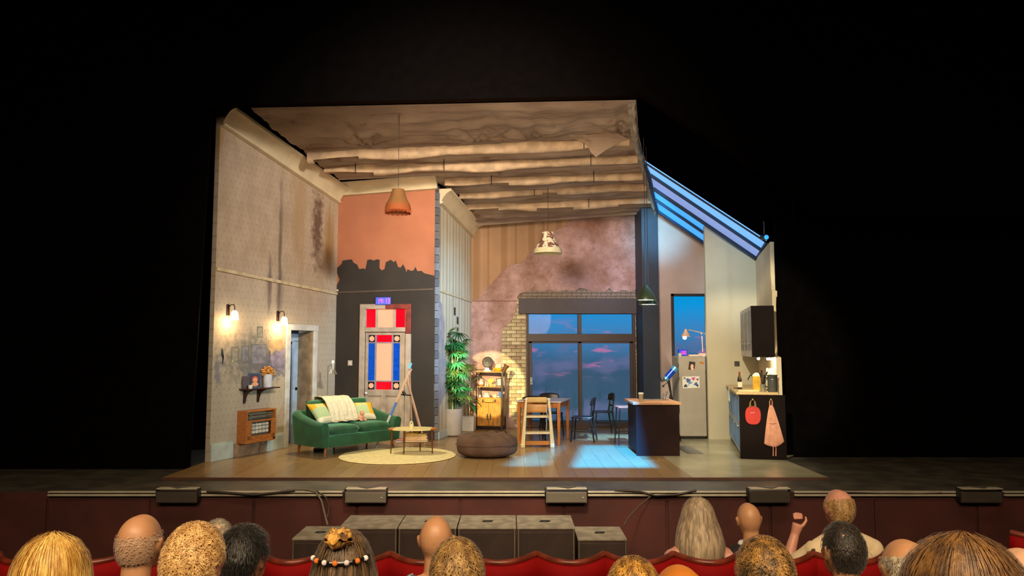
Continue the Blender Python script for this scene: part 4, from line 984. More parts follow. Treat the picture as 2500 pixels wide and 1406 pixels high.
for k in range(6):
    a = 2*PI*k/6+.3; r0 = random.uniform(.03, .08); hgt = [2.1, 1.95, 1.8, 1.6, 1.95, 1.35][k]
    tip = Vector((r0*math.cos(a)*2.2, r0*math.sin(a)*1.4, hgt)); base = Vector((r0*math.cos(a), r0*math.sin(a), .48)); stems.append((base, tip))
    MB().tube([base, base.lerp(tip, .5)+Vector((.02*math.cos(a*3), .01, 0)), tip], [.016, .013, .006], 7).build('stem', M('cane_green' if k % 2 else 'cane_pale', '5c7a3c' if k % 2 else 'b8c08c', .5, vary=.25, sc=12), t, smooth=60)
for k in range(150):
    b, tp = stems[k % 6]; f = .16+.86*(random.random()**.62)
    if k % 6 in (3, 5): f = min(1, f*.95)
    p = b.lerp(tp, min(f, 1.0)); a = random.uniform(0, 2*PI); rad = random.uniform(.03, .20)
    o = link('leaf', fans[random.randrange(12)], t); o.location = (p.x+rad*math.cos(a), p.y+rad*.7*math.sin(a), p.z+random.uniform(-.05, .05))
    o.rotation_euler = (random.uniform(-.5, .5), random.uniform(-.1, .75), a); s_ = random.uniform(.75, 1.12); o.scale = (s_, s_, s_)
# ---------------- second plant in a square white pot
P_ = F(1144, 1053); P_.y += .13
t = thing('potted_rubber_plant', 'broad leaved plant in a square white pot beside the bookcase', 'plant', (P_.x, P_.y, 0), -.15)
m = MB(); m.box(0, 0, .15, .25, .25, .30, tap=1.06).build('pot', M('pot_white', 'cfcac2', .35, vary=.05), t, bevel=.01)
boxo('pot_rim', M('pot_white', ''), t, -.142, .142, -.142, .142, .285, .31, .006)
MB().sph((.05, -.128, .17), (.007, .003, .009), 8, 6).sph((.03, -.127, .1), (.012, .003, .005), 8, 6).build('face_mark', blackm, t)
tall = [(.02, 0, .3), (.0, 0, .7), (.02, 0, 1.0), (.06, -.02, 1.25)]
MB().tube(tall, [.012, .01, .008, .005], 7).build('stem', M('stem_pale', 'b8a878', .6), t, smooth=60)
MB().tube([(-.05, 0, .3), (-.08, 0, .6), (-.05, 0, .82)], [.010, .008, .005], 7).build('stem', M('stem_pale', ''), t, smooth=60)
def bleaf(L, w_, droop=.4):
    m = MB()
    m.grid(lambda a, b: ((b*L), (a-.5)*2*w_*math.sin(PI*min(.985, b*.93+.05))**.8, -droop*L*b*b+.25*w_*abs(2*a-1)), 7, 12); return m
for k, (x_, z_, a, tl, L, mm) in enumerate(((.06, 1.25, .1, -.5, .24, 3), (.06, 1.25, 3.0, -.2, .22, 0), (.03, .98, .3, -.95, .26, 1), (.02, .95, 2.6, .1, .2, 3), (0, .7, .1, .25, .3, 0), (.0, .72, 3.3, .3, .28, 3), (-.06, .82, 2.2, -.6, .22, 1), (-.06, .6, 3.6, .5, .26, 3), (0, .6, -.5, .5, .25, 0))):
    o = bleaf(L, .055).build('leaf', leafm[mm], t, smooth=180); o.location = (x_, 0, z_); o.rotation_euler = (0, tl, a)
# ---------------- bookcase
BO = F(1163, 1049); brz = -math.radians(13)
t = thing('bookcase', 'black metal framed bookcase with a wooden cupboard at the base', 'bookcase', (BO.x, BO.y, 0), brz)
BWd, BD = .56, .34; ztop = W(1200, 909, BO.y).z
for a in (0, BWd):
    for b in (0, BD): boxo('post', blackm, t, a-.012, a+.012, b-.012, b+.012, 0, ztop, .002)
for a in (0, BWd):
    for z_ in (.05, ztop-.012): boxo('side_rail', blackm, t, a-.01, a+.01, 0.012, BD-.012, z_-.01, z_+.01, .002)
boxo('front_rail', blackm, t, .012, BWd-.012, -.01, .01, .04, .06, .002)
zc0, zc1 = W(1200, 1040, BO.y).z, W(1200, 970, BO.y).z; zm = W(1200, 944, BO.y).z
shw = M('shelf_wood', 'b9803c', .45, vary=.2, stretch=(3, 10, 10)); cw = M('cupboard_wood', 'a8701f', .5, vary=.35, sc=4, stretch=(5, 5, 1.5))
boxo('shelf', shw, t, -.01, BWd+.01, -.01, BD+.01, ztop, ztop+.02, .003)
boxo('shelf', shw, t, .01, BWd-.01, .0, BD, zm-.01, zm+.008, .003)
boxo('cupboard_body', cw, t, .012, BWd-.012, .012, BD-.005, zc0, zc1, .004)
boxo('drawer_front', cw, t, .02, BWd-.02, -.004, .014, zc1-.115, zc1-.012, .004)
for a, b in ((.02, BWd/2-.004), (BWd/2+.004, BWd-.02)):
    o = boxo('door', cw, t, a, b, -.004, .014, zc0+.012, zc1-.125, .004)
    hx = b-.03 if a < .1 else a+.03
    boxo('hinge', blackm, o, hx-.02, hx+.02, -.008, -.003, zc0+.2, zc0+.23, 0); boxo('door_handle', blackm, o, hx-.01, hx+.01, -.014, -.003, zc0+.14, zc0+.27, .002)
for a in (.13, .4): boxo('drawer_handle', blackm, t, a, a+.03, -.012, -.004, zc1-.1, zc1-.04, .002)
MB().tube([(.12, -.01, zc1-.09), (.28, -.016, zc1-.105), (.44, -.01, zc1-.09)], .005, 5).build('drawer_pull', blackm, t)
def onbook(name, lab, cat, lx, ly, z_, group=None):
    v = Vector((math.cos(brz), math.sin(brz), 0))*lx+Vector((-math.sin(brz), math.cos(brz), 0))*ly
    return thing(name, lab, cat, (BO.x+v.x, BO.y+v.y, z_+.0006), brz, group)
z1_ = ztop+.02
o = onbook('desk_fan', 'round dark desk fan on a white stand on top of the bookcase', 'fan', .2, .13, z1_)
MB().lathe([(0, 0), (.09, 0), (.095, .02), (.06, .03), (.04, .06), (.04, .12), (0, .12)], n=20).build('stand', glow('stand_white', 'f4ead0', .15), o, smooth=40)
q = MB().lathe([(0, -.02), (.1, -.02), (.118, 0), (.118, .03), (.1, .045), (.05, .035), (0, .03)], n=28).build('dish', M('dish_dark', '3d3330', .5, vary=.2), o, smooth=40); q.rotation_euler = (PI/2, 0, .15); q.location = (.02, -.02, .2)
for k in range(4):
    q = MB().tube([(.025*(k+1)*math.cos(2*PI*i/24), .025*(k+1)*math.sin(2*PI*i/24), 0) for i in range(25)], .003, 4, False).build('grille_ring', blackm, o); q.rotation_euler = (PI/2, 0, .15); q.location = (.027, -.068, .2)
o = onbook('amber_ornament', 'glowing amber glass ornament on the right of the bookcase top', 'ornament', .43, .13, z1_)
ab = glow('amber_glow', 'f0901c', .55, .2, 20, .5); ab2 = glow('amber_light', 'ffd88a', 1.2, .2)
MB().lathe([(0, 0), (.06, 0), (.09, .03), (.1, .07), (.07, .08), (.05, .04), (0, .03)], n=18).build('bowl', ab, o, smooth=60)
m = MB()
for k in range(22): a = random.uniform(0, 2*PI); r = random.uniform(0, .09); m.sph((r*math.cos(a), r*.6*math.sin(a), .07+random.uniform(0, .08)), random.uniform(.010, .02), 8, 6)
m.build('light_beads', ab2, o)['kind'] = 'stuff'
MB().tube([(-.08, 0, .03), (-.1, 0, .1), (-.06, -.02, .15), (-.03, 0, .11)], .006, 6).build('handle', ab, o)
z2 = zm+.008
o = onbook('vase', 'pink and orange round vase at the left of the middle bookcase shelf', 'vase', .07, .12, z2)
MB().lathe([(0, 0), (.035, 0), (.06, .03), (.062, .045)], n=18).build('vase_foot', M('vase_orange', 'c87a48', .3), o, smooth=60)
MB().lathe([(.062, .045), (.058, .09), (.04, .13), (.025, .15), (.03, .165), (.02, .165), (0, .12)], n=18).build('vase_body', M('vase_pink', 'd9a4a4', .3), o, smooth=60)
for k, (lx, c_, l_, s_) in enumerate(((.17, 'd8b8a0', 'tiny pale figurine next to the pink vase', .8), (.22, 'e0d090', 'small cream figurine left of the yellow bowl', .6), (.33, 'c88088', 'small rose pink cup right of the yellow bowl', .8), (.375, 'd09a70', 'small tan cup beside the leaning picture', .9))):
    o = onbook('figurine' if k < 2 else 'small_cup', l_, 'figurine' if k < 2 else 'cup', lx, .09, z2)
    if k < 2:
        MB().lathe([(0, 0), (.018*s_, 0), (.02*s_, .03), (.01*s_, .06*s_), (.012*s_, .07*s_)], n=12).sph((0, 0, .085*s_), .016*s_, 10, 8).build('figure', M('fig_%d' % k, c_, .4), o, smooth=60)
    else:
        MB().lathe([(0, 0), (.02, 0), (.026, .06*s_), (.022, .06*s_), (.017, .01), (0, .01)], n=14).build('cup', M('fig_%d' % k, c_, .4), o, smooth=60)
        MB().tube([(.024, 0, .045), (.04, 0, .04), (.038, 0, .02), (.022, 0, .018)], .003, 5).build('handle', M('fig_%d' % k, ''), o)
o = onbook('flower_bowl', 'bowl of bright yellow flowers in the centre of the middle shelf', 'bowl', .275, .16, z2)
MB().lathe([(0, 0), (.03, 0), (.05, .04), (.045, .04), (.026, .008), (0, .008)], n=16).build('bowl', M('bowl_green', 'a8b040', .4), o, smooth=60)
m = MB()
for k in range(26):
    a = random.uniform(0, 2*PI); r = random.uniform(0, .06); p = (r*math.cos(a), r*math.sin(a)*.6, .06+random.uniform(0, .09)); m.tube([(0, 0, .02), p], .002, 3); m.sph(p, .013, 6, 4)
m.build('flowers', M('flower_yellow', 'e8cc48', .6, vary=.2), o)['kind'] = 'stuff'
o = onbook('framed_picture', 'dark framed pale picture leaning at the right of the middle shelf', 'photo frame', .47, .14, z2); 
q = boxo('frame', darkw, o, -.055, .055, 0, .012, 0, .17, .003); q2 = boxo('picture', M('picture_pale', 'd8cca4', .5, vary=.2, sc=25), o, -.04, .04, -.003, 0, .015, .155, 0); o.rotation_euler = (-.15, 0, brz+.5)
z3 = zc1
o = onbook('candle', 'stubby white candle at the left on the cupboard top', 'candle', .06, .06, z3); MB().lathe([(0, 0), (.022, 0), (.022, .05), (0, .05)], n=14).build('wax', white, o, smooth=50); MB().cyl((0, 0, .05), (0, 0, .06), .002, n=4).build('wick', blackm, o)
for k in range(4):
    o = onbook('folded_cloth', 'folded pale lilac cloth, %s in the pile on the cupboard top' % ['lowest', 'second', 'third', 'topmost'][k], 'cloth', .19, .12, z3+k*.024, 'cloths folded on the cupboard top')
    m = MB(); m.grid(lambda a, b, k=k: ((.075-.008*k)*math.cos(2*PI*a)*1.15*(1+.03*math.sin(5*a*PI)), .07*math.sin(2*PI*a), .011+.011*math.cos(PI*b) if False else b*.022), 24, 4, cu=True)
    m.grid(lambda a, b, k=k: ((.075-.008*k)*b*math.cos(2*PI*a)*1.15, .07*b*math.sin(2*PI*a), .022), 24, 4, cu=True); m.build('cloth', M('lilac_cloth', 'b4a4a8', .9, vary=.15), o, smooth=60)
o = onbook('storage_tin', 'short cream tin on the cupboard top', 'tin', .39, .07, z3); MB().lathe([(0, 0), (.042, 0), (.044, .055), (.046, .056), (.046, .068), (0, .07)], n=20).build('tin', M('tin_cream', 'd4cc98', .4), o, smooth=40)
o = onbook('blue_box', 'small blue box at the right end of the cupboard top', 'box', .505, .16, z3); boxo('box', M('box_blue', '2f58a8', .4), o, -.035, .035, -.05, .05, 0, .12, .003); boxo('lid', M('box_lid', '3f6cc0', .4), o, -.037, .037, -.052, .052, .11, .125, .002)
o = onbook('book', 'teal book lying behind the cream tin on the cupboard top', 'book', .41, .2, z3); boxo('cover', M('teal', '4a7a78', .5), o, -.06, .06, -.07, .07, 0, .035, .002); boxo('pages', M('pages', ''), o, -.056, .062, -.072, .066, .006, .029, 0)
# floor lamp in front of the bookcase
P_ = F(1225, 1056); t = thing('floor_lamp', 'tall black floor lamp with angled shade in front of the bookcase', 'lamp', (P_.x, P_.y, 0), 0)
zt = W(1228, 905, P_.y).z
MB().lathe([(0, 0), (.12, 0), (.12, .015), (.02, .028), (0, .028)], n=22).build('base', blackm, t, smooth=40)
MB().tube([(0, 0, .02), (.01, 0, zt-.1), (.025, 0, zt)], .017, 8).build('pole', M('pole_grey', '4c4644', .4, .4), t, smooth=60)
q = MB().lathe([(.03, .0), (.035, .03), (.06, .16), (.056, .16), (.03, .03), (0, .01)], n=18).build('lamp_shade', M('shade_bronze', '5a3a28', .4, .3), t, smooth=60); q.location = (.03, 0, zt-.02); q.rotation_euler = (0, .5, 0)
# ---------------- dining furniture
tcx, tcy, trz = .607, 14.14, -math.radians(15)
t = thing('dining_table', 'square orange wood dining table with pale top by the patio doors', 'table', (tcx, tcy, 0), trz)
tw = M('table_orange', 'b0682a', .45, vary=.2, stretch=(6, 6, 1)); hw_, hd_ = .41, .47
boxo('table_top', M('table_pale', 'b8aca8', .25, vary=.08), t, -hw_-.02, hw_+.02, -hd_-.02, hd_+.02, .755, .78, .005)
for a in (-1, 1):
    boxo('apron', tw, t, -hw_+.05, hw_-.05, a*(hd_-.03)-.01, a*(hd_-.03)+.01, .66, .755, .003); boxo('apron', tw, t, a*(hw_-.03)-.01, a*(hw_-.03)+.01, -hd_+.05, hd_-.05, .66, .755, .003)
    for b in (-1, 1): MB().box(a*(hw_-.035), b*(hd_-.035), .3775, .045, .045, .755, tap=1.35).build('leg', tw, t, bevel=.004)
# high chair
hx0, hy0 = W(1311, 1085, 13.32).x, 13.38
t = thing('high_chair', 'cream wooden high chair with foot plate in front of the dining table', 'high chair', (hx0, hy0, 0), .04)
hc = M('highchair_cream', 'd8c89c', .45, vary=.1, stretch=(6, 6, 1)); ho_ = M('highchair_shade_orange', 'b87830', .45, vary=.15)  # darker orange copy of the cream, painting in shade on the left side
for s_ in (-1, 1):
    MB().box(s_*.26, 0, .035, .075, .42, .07).build('foot', hc, t, bevel=.012)
    MB().prism([(s_*.29, .06), (s_*.225, .06), (s_*.185, .84), (s_*.215, .84)], -.2, -.165, 'xz').build('front_upright', hc, t, bevel=.005)
    MB().prism([(s_*.30, .06), (s_*.27, .06), (s_*.205, .84), (s_*.225, .84)], -.165, .1, 'xz').build('side_panel', ho_ if s_ < 0 else hc, t, bevel=.004)
boxo('base_bar', ho_, t, -.22, .22, -.06, -.02, .03, .10, .004)
boxo('foot_plate', hc, t, -.235, .235, -.18, .06, .235, .27, .006); boxo('seat', hc, t, -.21, .21, -.17, .08, .52, .55, .006)
m = MB(); m.grid(lambda a, b: ((a-.5)*.38, .06+.05*(1-(2*a-1)**2), .59+b*.15), 12, 4); m.build('backrest', M('back_tan', 'c09058', .45, vary=.1), t, smooth=180, solid=.018)
m = MB(); m.grid(lambda a, b: ((a-.5)*.38, .08+.05*(1-(2*a-1)**2), .765+b*.10), 12, 4); m.build('backrest', M('back_tan2', 'c8a868', .45, vary=.1), t, smooth=180, solid=.018)
for s_ in (-1, 1): MB().sph((s_*.2, -.18, .85), (.035, .02, .015), 8, 6).build('cap', white, t, smooth=60)
MB().tube([(.17, -.2, .78), (.16, -.21, .62), (.2, -.21, .5), (.21, -.2, .56), (.185, -.2, .78)], .006, 5).tube([(.15, -.2, .5), (.16, -.21, .42), (.15, -.2, .3)], .006, 5).build('harness', M('harness_grey', 'b0a494', .8), t)
# dark wooden chairs
ck = M('chair_black', '17120f', .35, vary=.1)
def make_chair(lab, loc, rz):
    t = thing('dining_chair', lab, 'chair', loc, rz, 'black dining chairs round the table')
    m = MB(); m.prism([(-.2, -.2), (.2, -.2), (.215, 0), (.185, .2), (-.185, .2), (-.215, 0)], .435, .46, 'xy'); m.build('seat', ck, t, bevel=.01)
    for s_ in (-1, 1):
        MB().cyl((s_*.2, -.2, 0), (s_*.17, -.16, .44), .014, .018, 8).build('leg', ck, t, smooth=40)
        MB().tube([(s_*.19, .24, 0), (s_*.17, .17, .45), (s_*.165, .215, .78)], [.014, .018, .013], 8).build('leg', ck, t, smooth=40)
        MB().cyl((s_*.19, -.18, .2), (s_*.18, .2, .2), .009, n=6).build('stretcher', ck, t)
    MB().cyl((-.185, -.17, .26), (.185, -.17, .26), .009, n=6).build('stretcher', ck, t)
    m = MB(); m.grid(lambda a, b: ((a-.5)*.42, .17+.055*(1-(2*a-1)**2)+.02*b, .68+b*.15*(1-.25*abs(2*a-1)**3)), 14, 5); m.build('backrest', ck, t, smooth=180, solid=.016)
    m = MB(); m.grid(lambda a, b: ((a-.5)*.34, .19+.02*(1-(2*a-1)**2), .56+b*.03), 10, 3); m.build('back_rail', ck, t, smooth=180, solid=.012)
    return t
ch = make_chair('black wooden chair turned towards the table, nearer of the two on its right', (W(1424, 1068, 14.1).x, 14.15, 0), -PI/2-.25)
dup(ch, (1.86, 15.35, 0), -PI/2+.1, 'black wooden chair close to the patio doors, farther of the two on the right')
dup(ch, (.42, 14.22, 0), PI+.05 if False else .05, 'black wooden chair tucked in behind the high chair')
dup(ch, (.80, 15.15, 0), 0.2, 'black wooden chair on the far side of the dining table')
# bar stool
P_ = F(1530, 1087); t = thing('bar_stool', 'tall bar stool with wooden seat and black legs beside the island', 'stool', (P_.x, P_.y+.1, 0), .1)
boxo('seat', M('stool_seat', '9a6a58', .4, vary=.2), t, -.17, .17, -.15, .15, .665, .695, .01)
for a in (-1, 1):
    for b in (-1, 1): MB().cyl((a*.17, b*.15, 0), (a*.135, b*.12, .665), .011, n=8).build('leg', blackm, t, smooth=40)
    MB().cyl((a*.155, -.14, .22), (a*.155, .14, .22), .008, n=6).build('foot_rail', blackm, t); MB().cyl((-.155, a*.14, .22), (.155, a*.14, .22), .008, n=6).build('foot_rail', blackm, t)
# ---------------- island
A_ = F(1554, 1113); B_ = F(1660, 1113); Yi = A_.y; wI = B_.x-A_.x
t = thing('kitchen_island', 'dark kitchen island with pale wooden worktop beside the stool', 'kitchen island', (A_.x, Yi, 0), 0)
im = M('island_brown', '22100c', .6, vary=.25, sc=2, bump=.08, spec=.15); zt = W(1600, 982, Yi).z
boxo('end_panel', im, t, 0, wI, 0, .025, 0, zt-.04, .004)
boxo('cabinet_body', im, t, .01, wI-.03, .025, .9, .06, zt-.04, .004)
boxo('worktop', M('worktop_wood', 'c08a60', .35, vary=.15, sc=3, stretch=(8, 1, 8)), t, -.05, wI+.03, -.03, .95, zt-.04, zt, .006)
for k in range(2):
    o = boxo('drawer', M('drawer_grey', '7a766c', .4), t, wI-.03, wI-.01, .06+k*.42, .44+k*.42, zt-.3, zt-.06, .004); boxo('drawer_handle', chrome, o, wI-.01, wI+.02, .12+k*.42, .38+k*.42, zt-.2, zt-.18, .003)
    boxo('door', M('drawer_grey', ''), t, wI-.03, wI-.01, .06+k*.42, .44+k*.42, .1, zt-.32, .004)
IZ = zt
o = thing('takeaway_cup', 'cream takeaway cup with lid on the left corner of the island', 'cup', (W(1565, 975, Yi+.12).x, Yi+.12, IZ+.0005))
MB().lathe([(0, 0), (.032, 0), (.042, .13), (0, .13)], n=20).build('cup', M('cup_tan', 'a8997a', .6), o, smooth=40); MB().lathe([(.044, .125), (.045, .14), (.04, .15), (0, .15)], n=20).build('lid', white, o, smooth=40)
o = thing('serving_tray', 'thin silver tray lying on the island worktop', 'tray', (A_.x+.42, Yi+.62, IZ+.0005)); boxo('tray', chrome, o, -.26, .22, -.18, .18, 0, .012, .004); boxo('tray_rim', chrome, o, -.26, .22, -.18, -.17, .012, .02, .002)
o = thing('kitchen_tap', 'slanting chrome tap on the right of the island', 'tap', (A_.x+.56, Yi+.45, IZ+.0205)); MB().tube([(0, 0, 0), (.04, 0, .1), (.05, 0, .13)], [.016, .012, .012], 10).build('spout', chrome, o, smooth=60); MB().tube([(-.04, .02, 0), (.0, .02, .1)], .008, 8).build('lever', chrome, o, smooth=60)
MB().lathe([(0, 0), (.03, 0), (.025, .012), (0, .012)], n=14).build('tap_base', chrome, o, smooth=40)
MB()
o = thing('hanging_utensils', 'row of small silver hooks and cloth on the side of the island', 'utensils', (A_.x+wI, Yi+.02, zt-.05))
MB().cyl((.012, .0, 0), (.012, .3, 0), .005, n=6).build('rail', chrome, o)
for k in range(4): MB().tube([(.015, .04+k*.07, 0), (.02, .04+k*.07, -.1-.05*(k % 2)), (.015, .05+k*.07, -.16-.04*k)], [.004, .009, .006], 6).build('utensil', chrome, o, smooth=60)
# ---------------- telescope on tripod
P_ = W(1628, 920, 14.05); t = thing('telescope', 'blue telescope on a black tripod between the island and the fridge', 'telescope', (P_.x+.02, 14.05, 0))
zz = P_.z
q = MB().tube([(-.05, 0, -.06), (.02, 0, .02), (.1, 0, .11)], [.055, .06, .06], 18).build('tube', M('scope_blue', '1848c8', .25, .3), t, smooth=40); q.location = (0, 0, zz+.01)
q = MB().tube([(.1, 0, .11), (.15, 0, .165)], .068, 18).tube([(-.02, 0, -.025), (-.05, 0, -.06)], .062, 18).build('tube_ring', M('ring_cyan', '58a8d8', .2, .4), t, smooth=40); q.location = (0, 0, zz+.01)
q = MB().tube([(-.05, 0, -.06), (-.12, 0, -.11)], [.022, .014], 10).tube([(-.12, 0, -.1), (-.14, 0, -.04)], .013, 8).build('eyepiece', blackm, t, smooth=40); q.location = (0, 0, zz+.02)
MB().tube([(0, 0, zz-.03), (.02, 0, zz-.12), (.05, 0, zz-.3)], [.03, .025, .02], 8).build('mount', blackm, t, smooth=40)
MB().tube([(0, -.02, zz-.1), (-.1, -.05, zz-.16)], .006, 6).sph((-.1, -.05, zz-.17), .022, 8, 6).build('counterweight', blackm, t, smooth=60)
for k in range(3): a = 2*PI*k/3+.4; MB().tube([(.05, 0, zz-.3), (.05+.2*math.cos(a), .2*math.sin(a), .002)], [.016, .011], 6).build('tripod_leg', blackm, t)
# ---------------- fridge
A_ = F(1660, 1072); fx0, fx1, fyy, fz = A_.x+.0, W(1733, 1000, 14.2).x, A_.y, W(1700, 870, 14.2).z
fx1 = min(fx1, k3.x-.015)
t = thing('fridge', 'tall rounded cream retro fridge covered with a few papers', 'fridge', (fx0, fyy, 0), 0); Wf = fx1-fx0
fm = M('fridge_cream', '9a9082', .35, vary=.04, spec=.6)
MB().b2(0, Wf, .05, .62, .04, fz).build('body', fm, t, bevel=.03)
q = MB().b2(0, Wf, 0, .055, .05, fz).build('door', fm, t, bevel=.022)
boxo('foot_plinth', blackm, t, .03, Wf-.03, .03, .58, 0, .05, .004)
MB().tube([(-.012, -.02, fz-.14), (-.02, -.045, fz-.16), (-.02, -.045, fz-.36), (-.012, -.02, fz-.38)], .01, 8).build('handle', chrome, q, smooth=60)
boxo('hinge', chrome, t, Wf-.06, Wf-.01, .0, .04, fz, fz+.01, .002)
def onfr(px, py): p = W(px, py, fyy-.002); return p
for nm, lab, px, py, w_, h_, col, rot in (('photo_print', 'small portrait photo tilted on the fridge door', 1689, 893, .12, .16, '2c1c14', .14), ('sticker', 'small orange sticker near the top right of the fridge', 1713, 886, .085, .05, 'b87830', .06), ('child_drawing', 'white child drawing with blue and pink shapes on the fridge', 1687, 933, .33, .225, 'd4d2c8', -.03)):
    p = onfr(px, py); o = thing(nm, lab, 'picture' if nm != 'sticker' else 'sticker', (p.x, fyy-.0045, p.z)); o.rotation_euler = (0, rot, 0)
    boxo('paper', M(nm, col, .7, vary=.05), o, -w_/2, w_/2, -.001, .002, -h_/2, h_/2, 0)
    if nm == 'photo_print': MB().sph((.005, -.002, -.01), (.03, .001, .045), 10, 8).sph((.02, -.002, -.06), (.035, .001, .02), 8, 6).build('printed_face', M('print_skin2', 'd8a888', .5), o)
    if nm == 'sticker': MB().box(-.015, -.002, .01, .03, .002, .008).box(.02, -.002, -.008, .02, .002, .008).build('printed_marks', darkw, o)
    if nm == 'child_drawing':
        for k, (a, b, r, c_) in enumerate(((-.05, .04, .045, '4a5c90'), (-.02, -.01, .04, '6c88b4'), (-.11, -.07, .035, '30343c'), (.09, -.04, .038, '3c5c98'), (.12, -.07, .022, '24283a'), (.05, .07, .035, 'c8408c'), (.13, .05, .022, '6c2440'), (-.12, .08, .02, '5c3c34'), (-.06, -.06, .02, '98b0cc'))):
            MB().prism([(a+r*(1+.35*math.sin(5*q_+k))*math.cos(q_), b+r*(.8+.3*math.cos(3*q_+k))*math.sin(q_)) for q_ in [2*PI*i/18 for i in range(18)]], -.002, 0).build('crayon_mark', M('crayon_%d' % k, c_, .7), o)
FZ = fz+.0006
o = thing('digital_clock', 'blue alarm clock with red digits on top of the fridge', 'clock', (W(1667, 860, fyy+.2).x, fyy+.22, FZ))
boxo('clock_case', M('case_blue', '1c2490', .35), o, -.085, .085, -.03, .03, 0, .135, .005); boxo('display', glow('display_deep', '2a3ce0', .8, .3, 4), o, -.072, .072, -.033, -.03, .02, .115, 0)
for ch_, x_ in (('8', -.005), ('0', .045)): digit(o, ch_, x_, .04, .03, .055, glow('digit_red', 'ff3860', 2.2), -.036)
o = thing('book', 'pale pink book lying flat between clock and lamp on the fridge', 'book', (W(1692, 866, fyy+.2).x, fyy+.2, FZ)); boxo('cover', M('book_pink', 'd8a8a0', .5), o, -.1, .09, -.07, .07, 0, .03, .002); boxo('pages', M('pages', ''), o, -.096, .092, -.072, .066, .005, .025, 0)
o = thing('desk_lamp', 'pale pink jointed desk lamp, lit, on top of the fridge', 'lamp', (W(1717, 866, fyy+.2).x, fyy+.2, FZ))
lp = M('lamp_pink', 'd8b4a8', .35); bx0 = o.location.x
def L_(px, py): p = W(px, py, fyy+.2); return (p.x-bx0, 0, p.z-FZ)
m = MB(); m.box(0, 0, .03, .22, .15, .06, tap=.7).build('base', lp, o, bevel=.006)
MB().tube([L_(1716, 859), L_(1714, 820)], .013, 8).build('lower_arm', lp, o, smooth=60)
MB().tube([L_(1727, 817), L_(1713, 812), L_(1680, 805)], .014, 8).build('upper_arm', M('lamp_arm_grey', 'b0b0c0', .35, .3), o, smooth=60)
MB().sph(L_(1713, 814), .02, 10, 8).build('joint', lp, o, smooth=60)
q = MB().lathe([(.012, .0), (.03, -.02), (.04, -.06), (.085, -.125), (.09, -.15), (.084, -.15), (.035, -.06)], n=20).build('lamp_shade', M('shade_tan', 'c8a088', .35), o, smooth=60); q.location = L_(1674, 803)
q = MB().sph((0, 0, 0), .038, 14, 10).build('bulb', glow('bulb_white', 'fff4e0', 14), o, smooth=180); a_ = L_(1671, 824); q.location = (a_[0], -.02, a_[2])
point('desk_lamp_light', (bx0+a_[0], fyy+.12, FZ+a_[2]-.04), 4, (1, .8, .6), .03)
o = thing('glass_jar', 'small glass jar with metal lid at the left end of the fridge top', 'jar', (fx0+.05, fyy+.1, FZ)); MB().lathe([(0, 0), (.035, 0), (.038, .04), (.03, .055)], n=16).build('jar', M('jar_glass', 'a8b8b0', .1, spec=.8), o, smooth=50); MB().lathe([(.03, .055), (.034, .056), (.034, .07), (0, .072)], n=16).build('lid', chrome, o, smooth=40)
# ---------------- kitchen run against the right wall
t = thing('kitchen_counter', 'long kitchen base unit with dark end panel and blue grey doors', 'kitchen counter', (CO.x, CO.y, 0), CRZ)
zc = W(1805, 957, CO.y).z; dk = M('panel_dark', '130906', .65, vary=.25, sc=2, spec=.1)
boxo('end_panel', dk, t, 0, .70, 0, .03, 0, zc-.04, .004)
boxo('carcass', dk, t, .03, .58, .03, 2.45, .08, zc-.04, 0)
boxo('worktop', M('counter_wood', 'c8a878', .3, vary=.12, sc=3, stretch=(8, 1, 8)), t, -.04, .60, -.01, 2.5, zc-.04, zc, .005)
bg = M('door_bluegrey', '8896a4', .35, vary=.15, sc=3); bgd = M('door_panel_blue', '4c6c90', .3, vary=.3)
for k in range(4):
    y0, y1 = .05+k*.6, .05+(k+1)*.6-.012
    for z0_, z1_ in ((.1, zc*.5), (zc*.5+.012, zc-.06)):
        o = boxo('door', bg, t, .0, .028, y0, y1, z0_, z1_, .003)
        for q in range(4): boxo('door_slat', bgd, o, -.008, .0, y0+.05+q*.13, y0+.11+q*.13, z0_+.04, z1_-.05, .001)
        boxo('door_handle', chrome, o, -.03, -.012, y0+.05, y0+.3, z1_-.03, z1_-.015, .002)
def cp(lx, ly, z_): v = CO+ce*lx+cn*ly; return (v.x, v.y, z_+.0006)
def onc(name, lab, cat, lx, ly, z_=None): return thing(name, lab, cat, cp(lx, ly, zc if z_ is None else z_), CRZ)
def lxy(px, ly):            # local x on the counter for a pixel column at depth ly
    k = (px-1250)/1800; v = CO+cn*ly; return (k*v.y-v.x)/(ce.x-k*ce.y)
o = onc('wine_bottle', 'dark wine bottle with pale label at the left of the counter', 'bottle', lxy(1802, .55), .55)
MB().lathe([(0, 0), (.036, 0), (.038, .01), (.038, .18), (.03, .21), (.014, .25), (.013, .30), (0, .3)], n=20).build('bottle', M('bottle_dark', '2a1c10', .12, spec=.8), o, smooth=50)
MB().lathe([(.0385, .05), (.0388, .05), (.0388, .14), (.0385, .14)], n=20).build('label', M('label_cream', 'd8d0b4', .6), o, smooth=50)
MB().lathe([(.0135, .25), (.0145, .25), (.0145, .305), (0, .306)], n=14).build('foil', M('foil_red', '8a2c1c', .3), o, smooth=50)
o = onc('chopping_board', 'thick pale chopping board on the front of the counter', 'chopping board', .15, .13); boxo('board', M('board_pale', 'd8c08c', .5, vary=.1), o, -.16, .16, -.1, .1, 0, .03, .008)
MB().cyl((.13, 0, .03), (.13, 0, .031), .012, n=10).build('hang_hole', darkw, o)
o = onc('drinks_dispenser', 'tall amber filled glass dispenser on the counter', 'dispenser', lxy(1843, .38), .38)
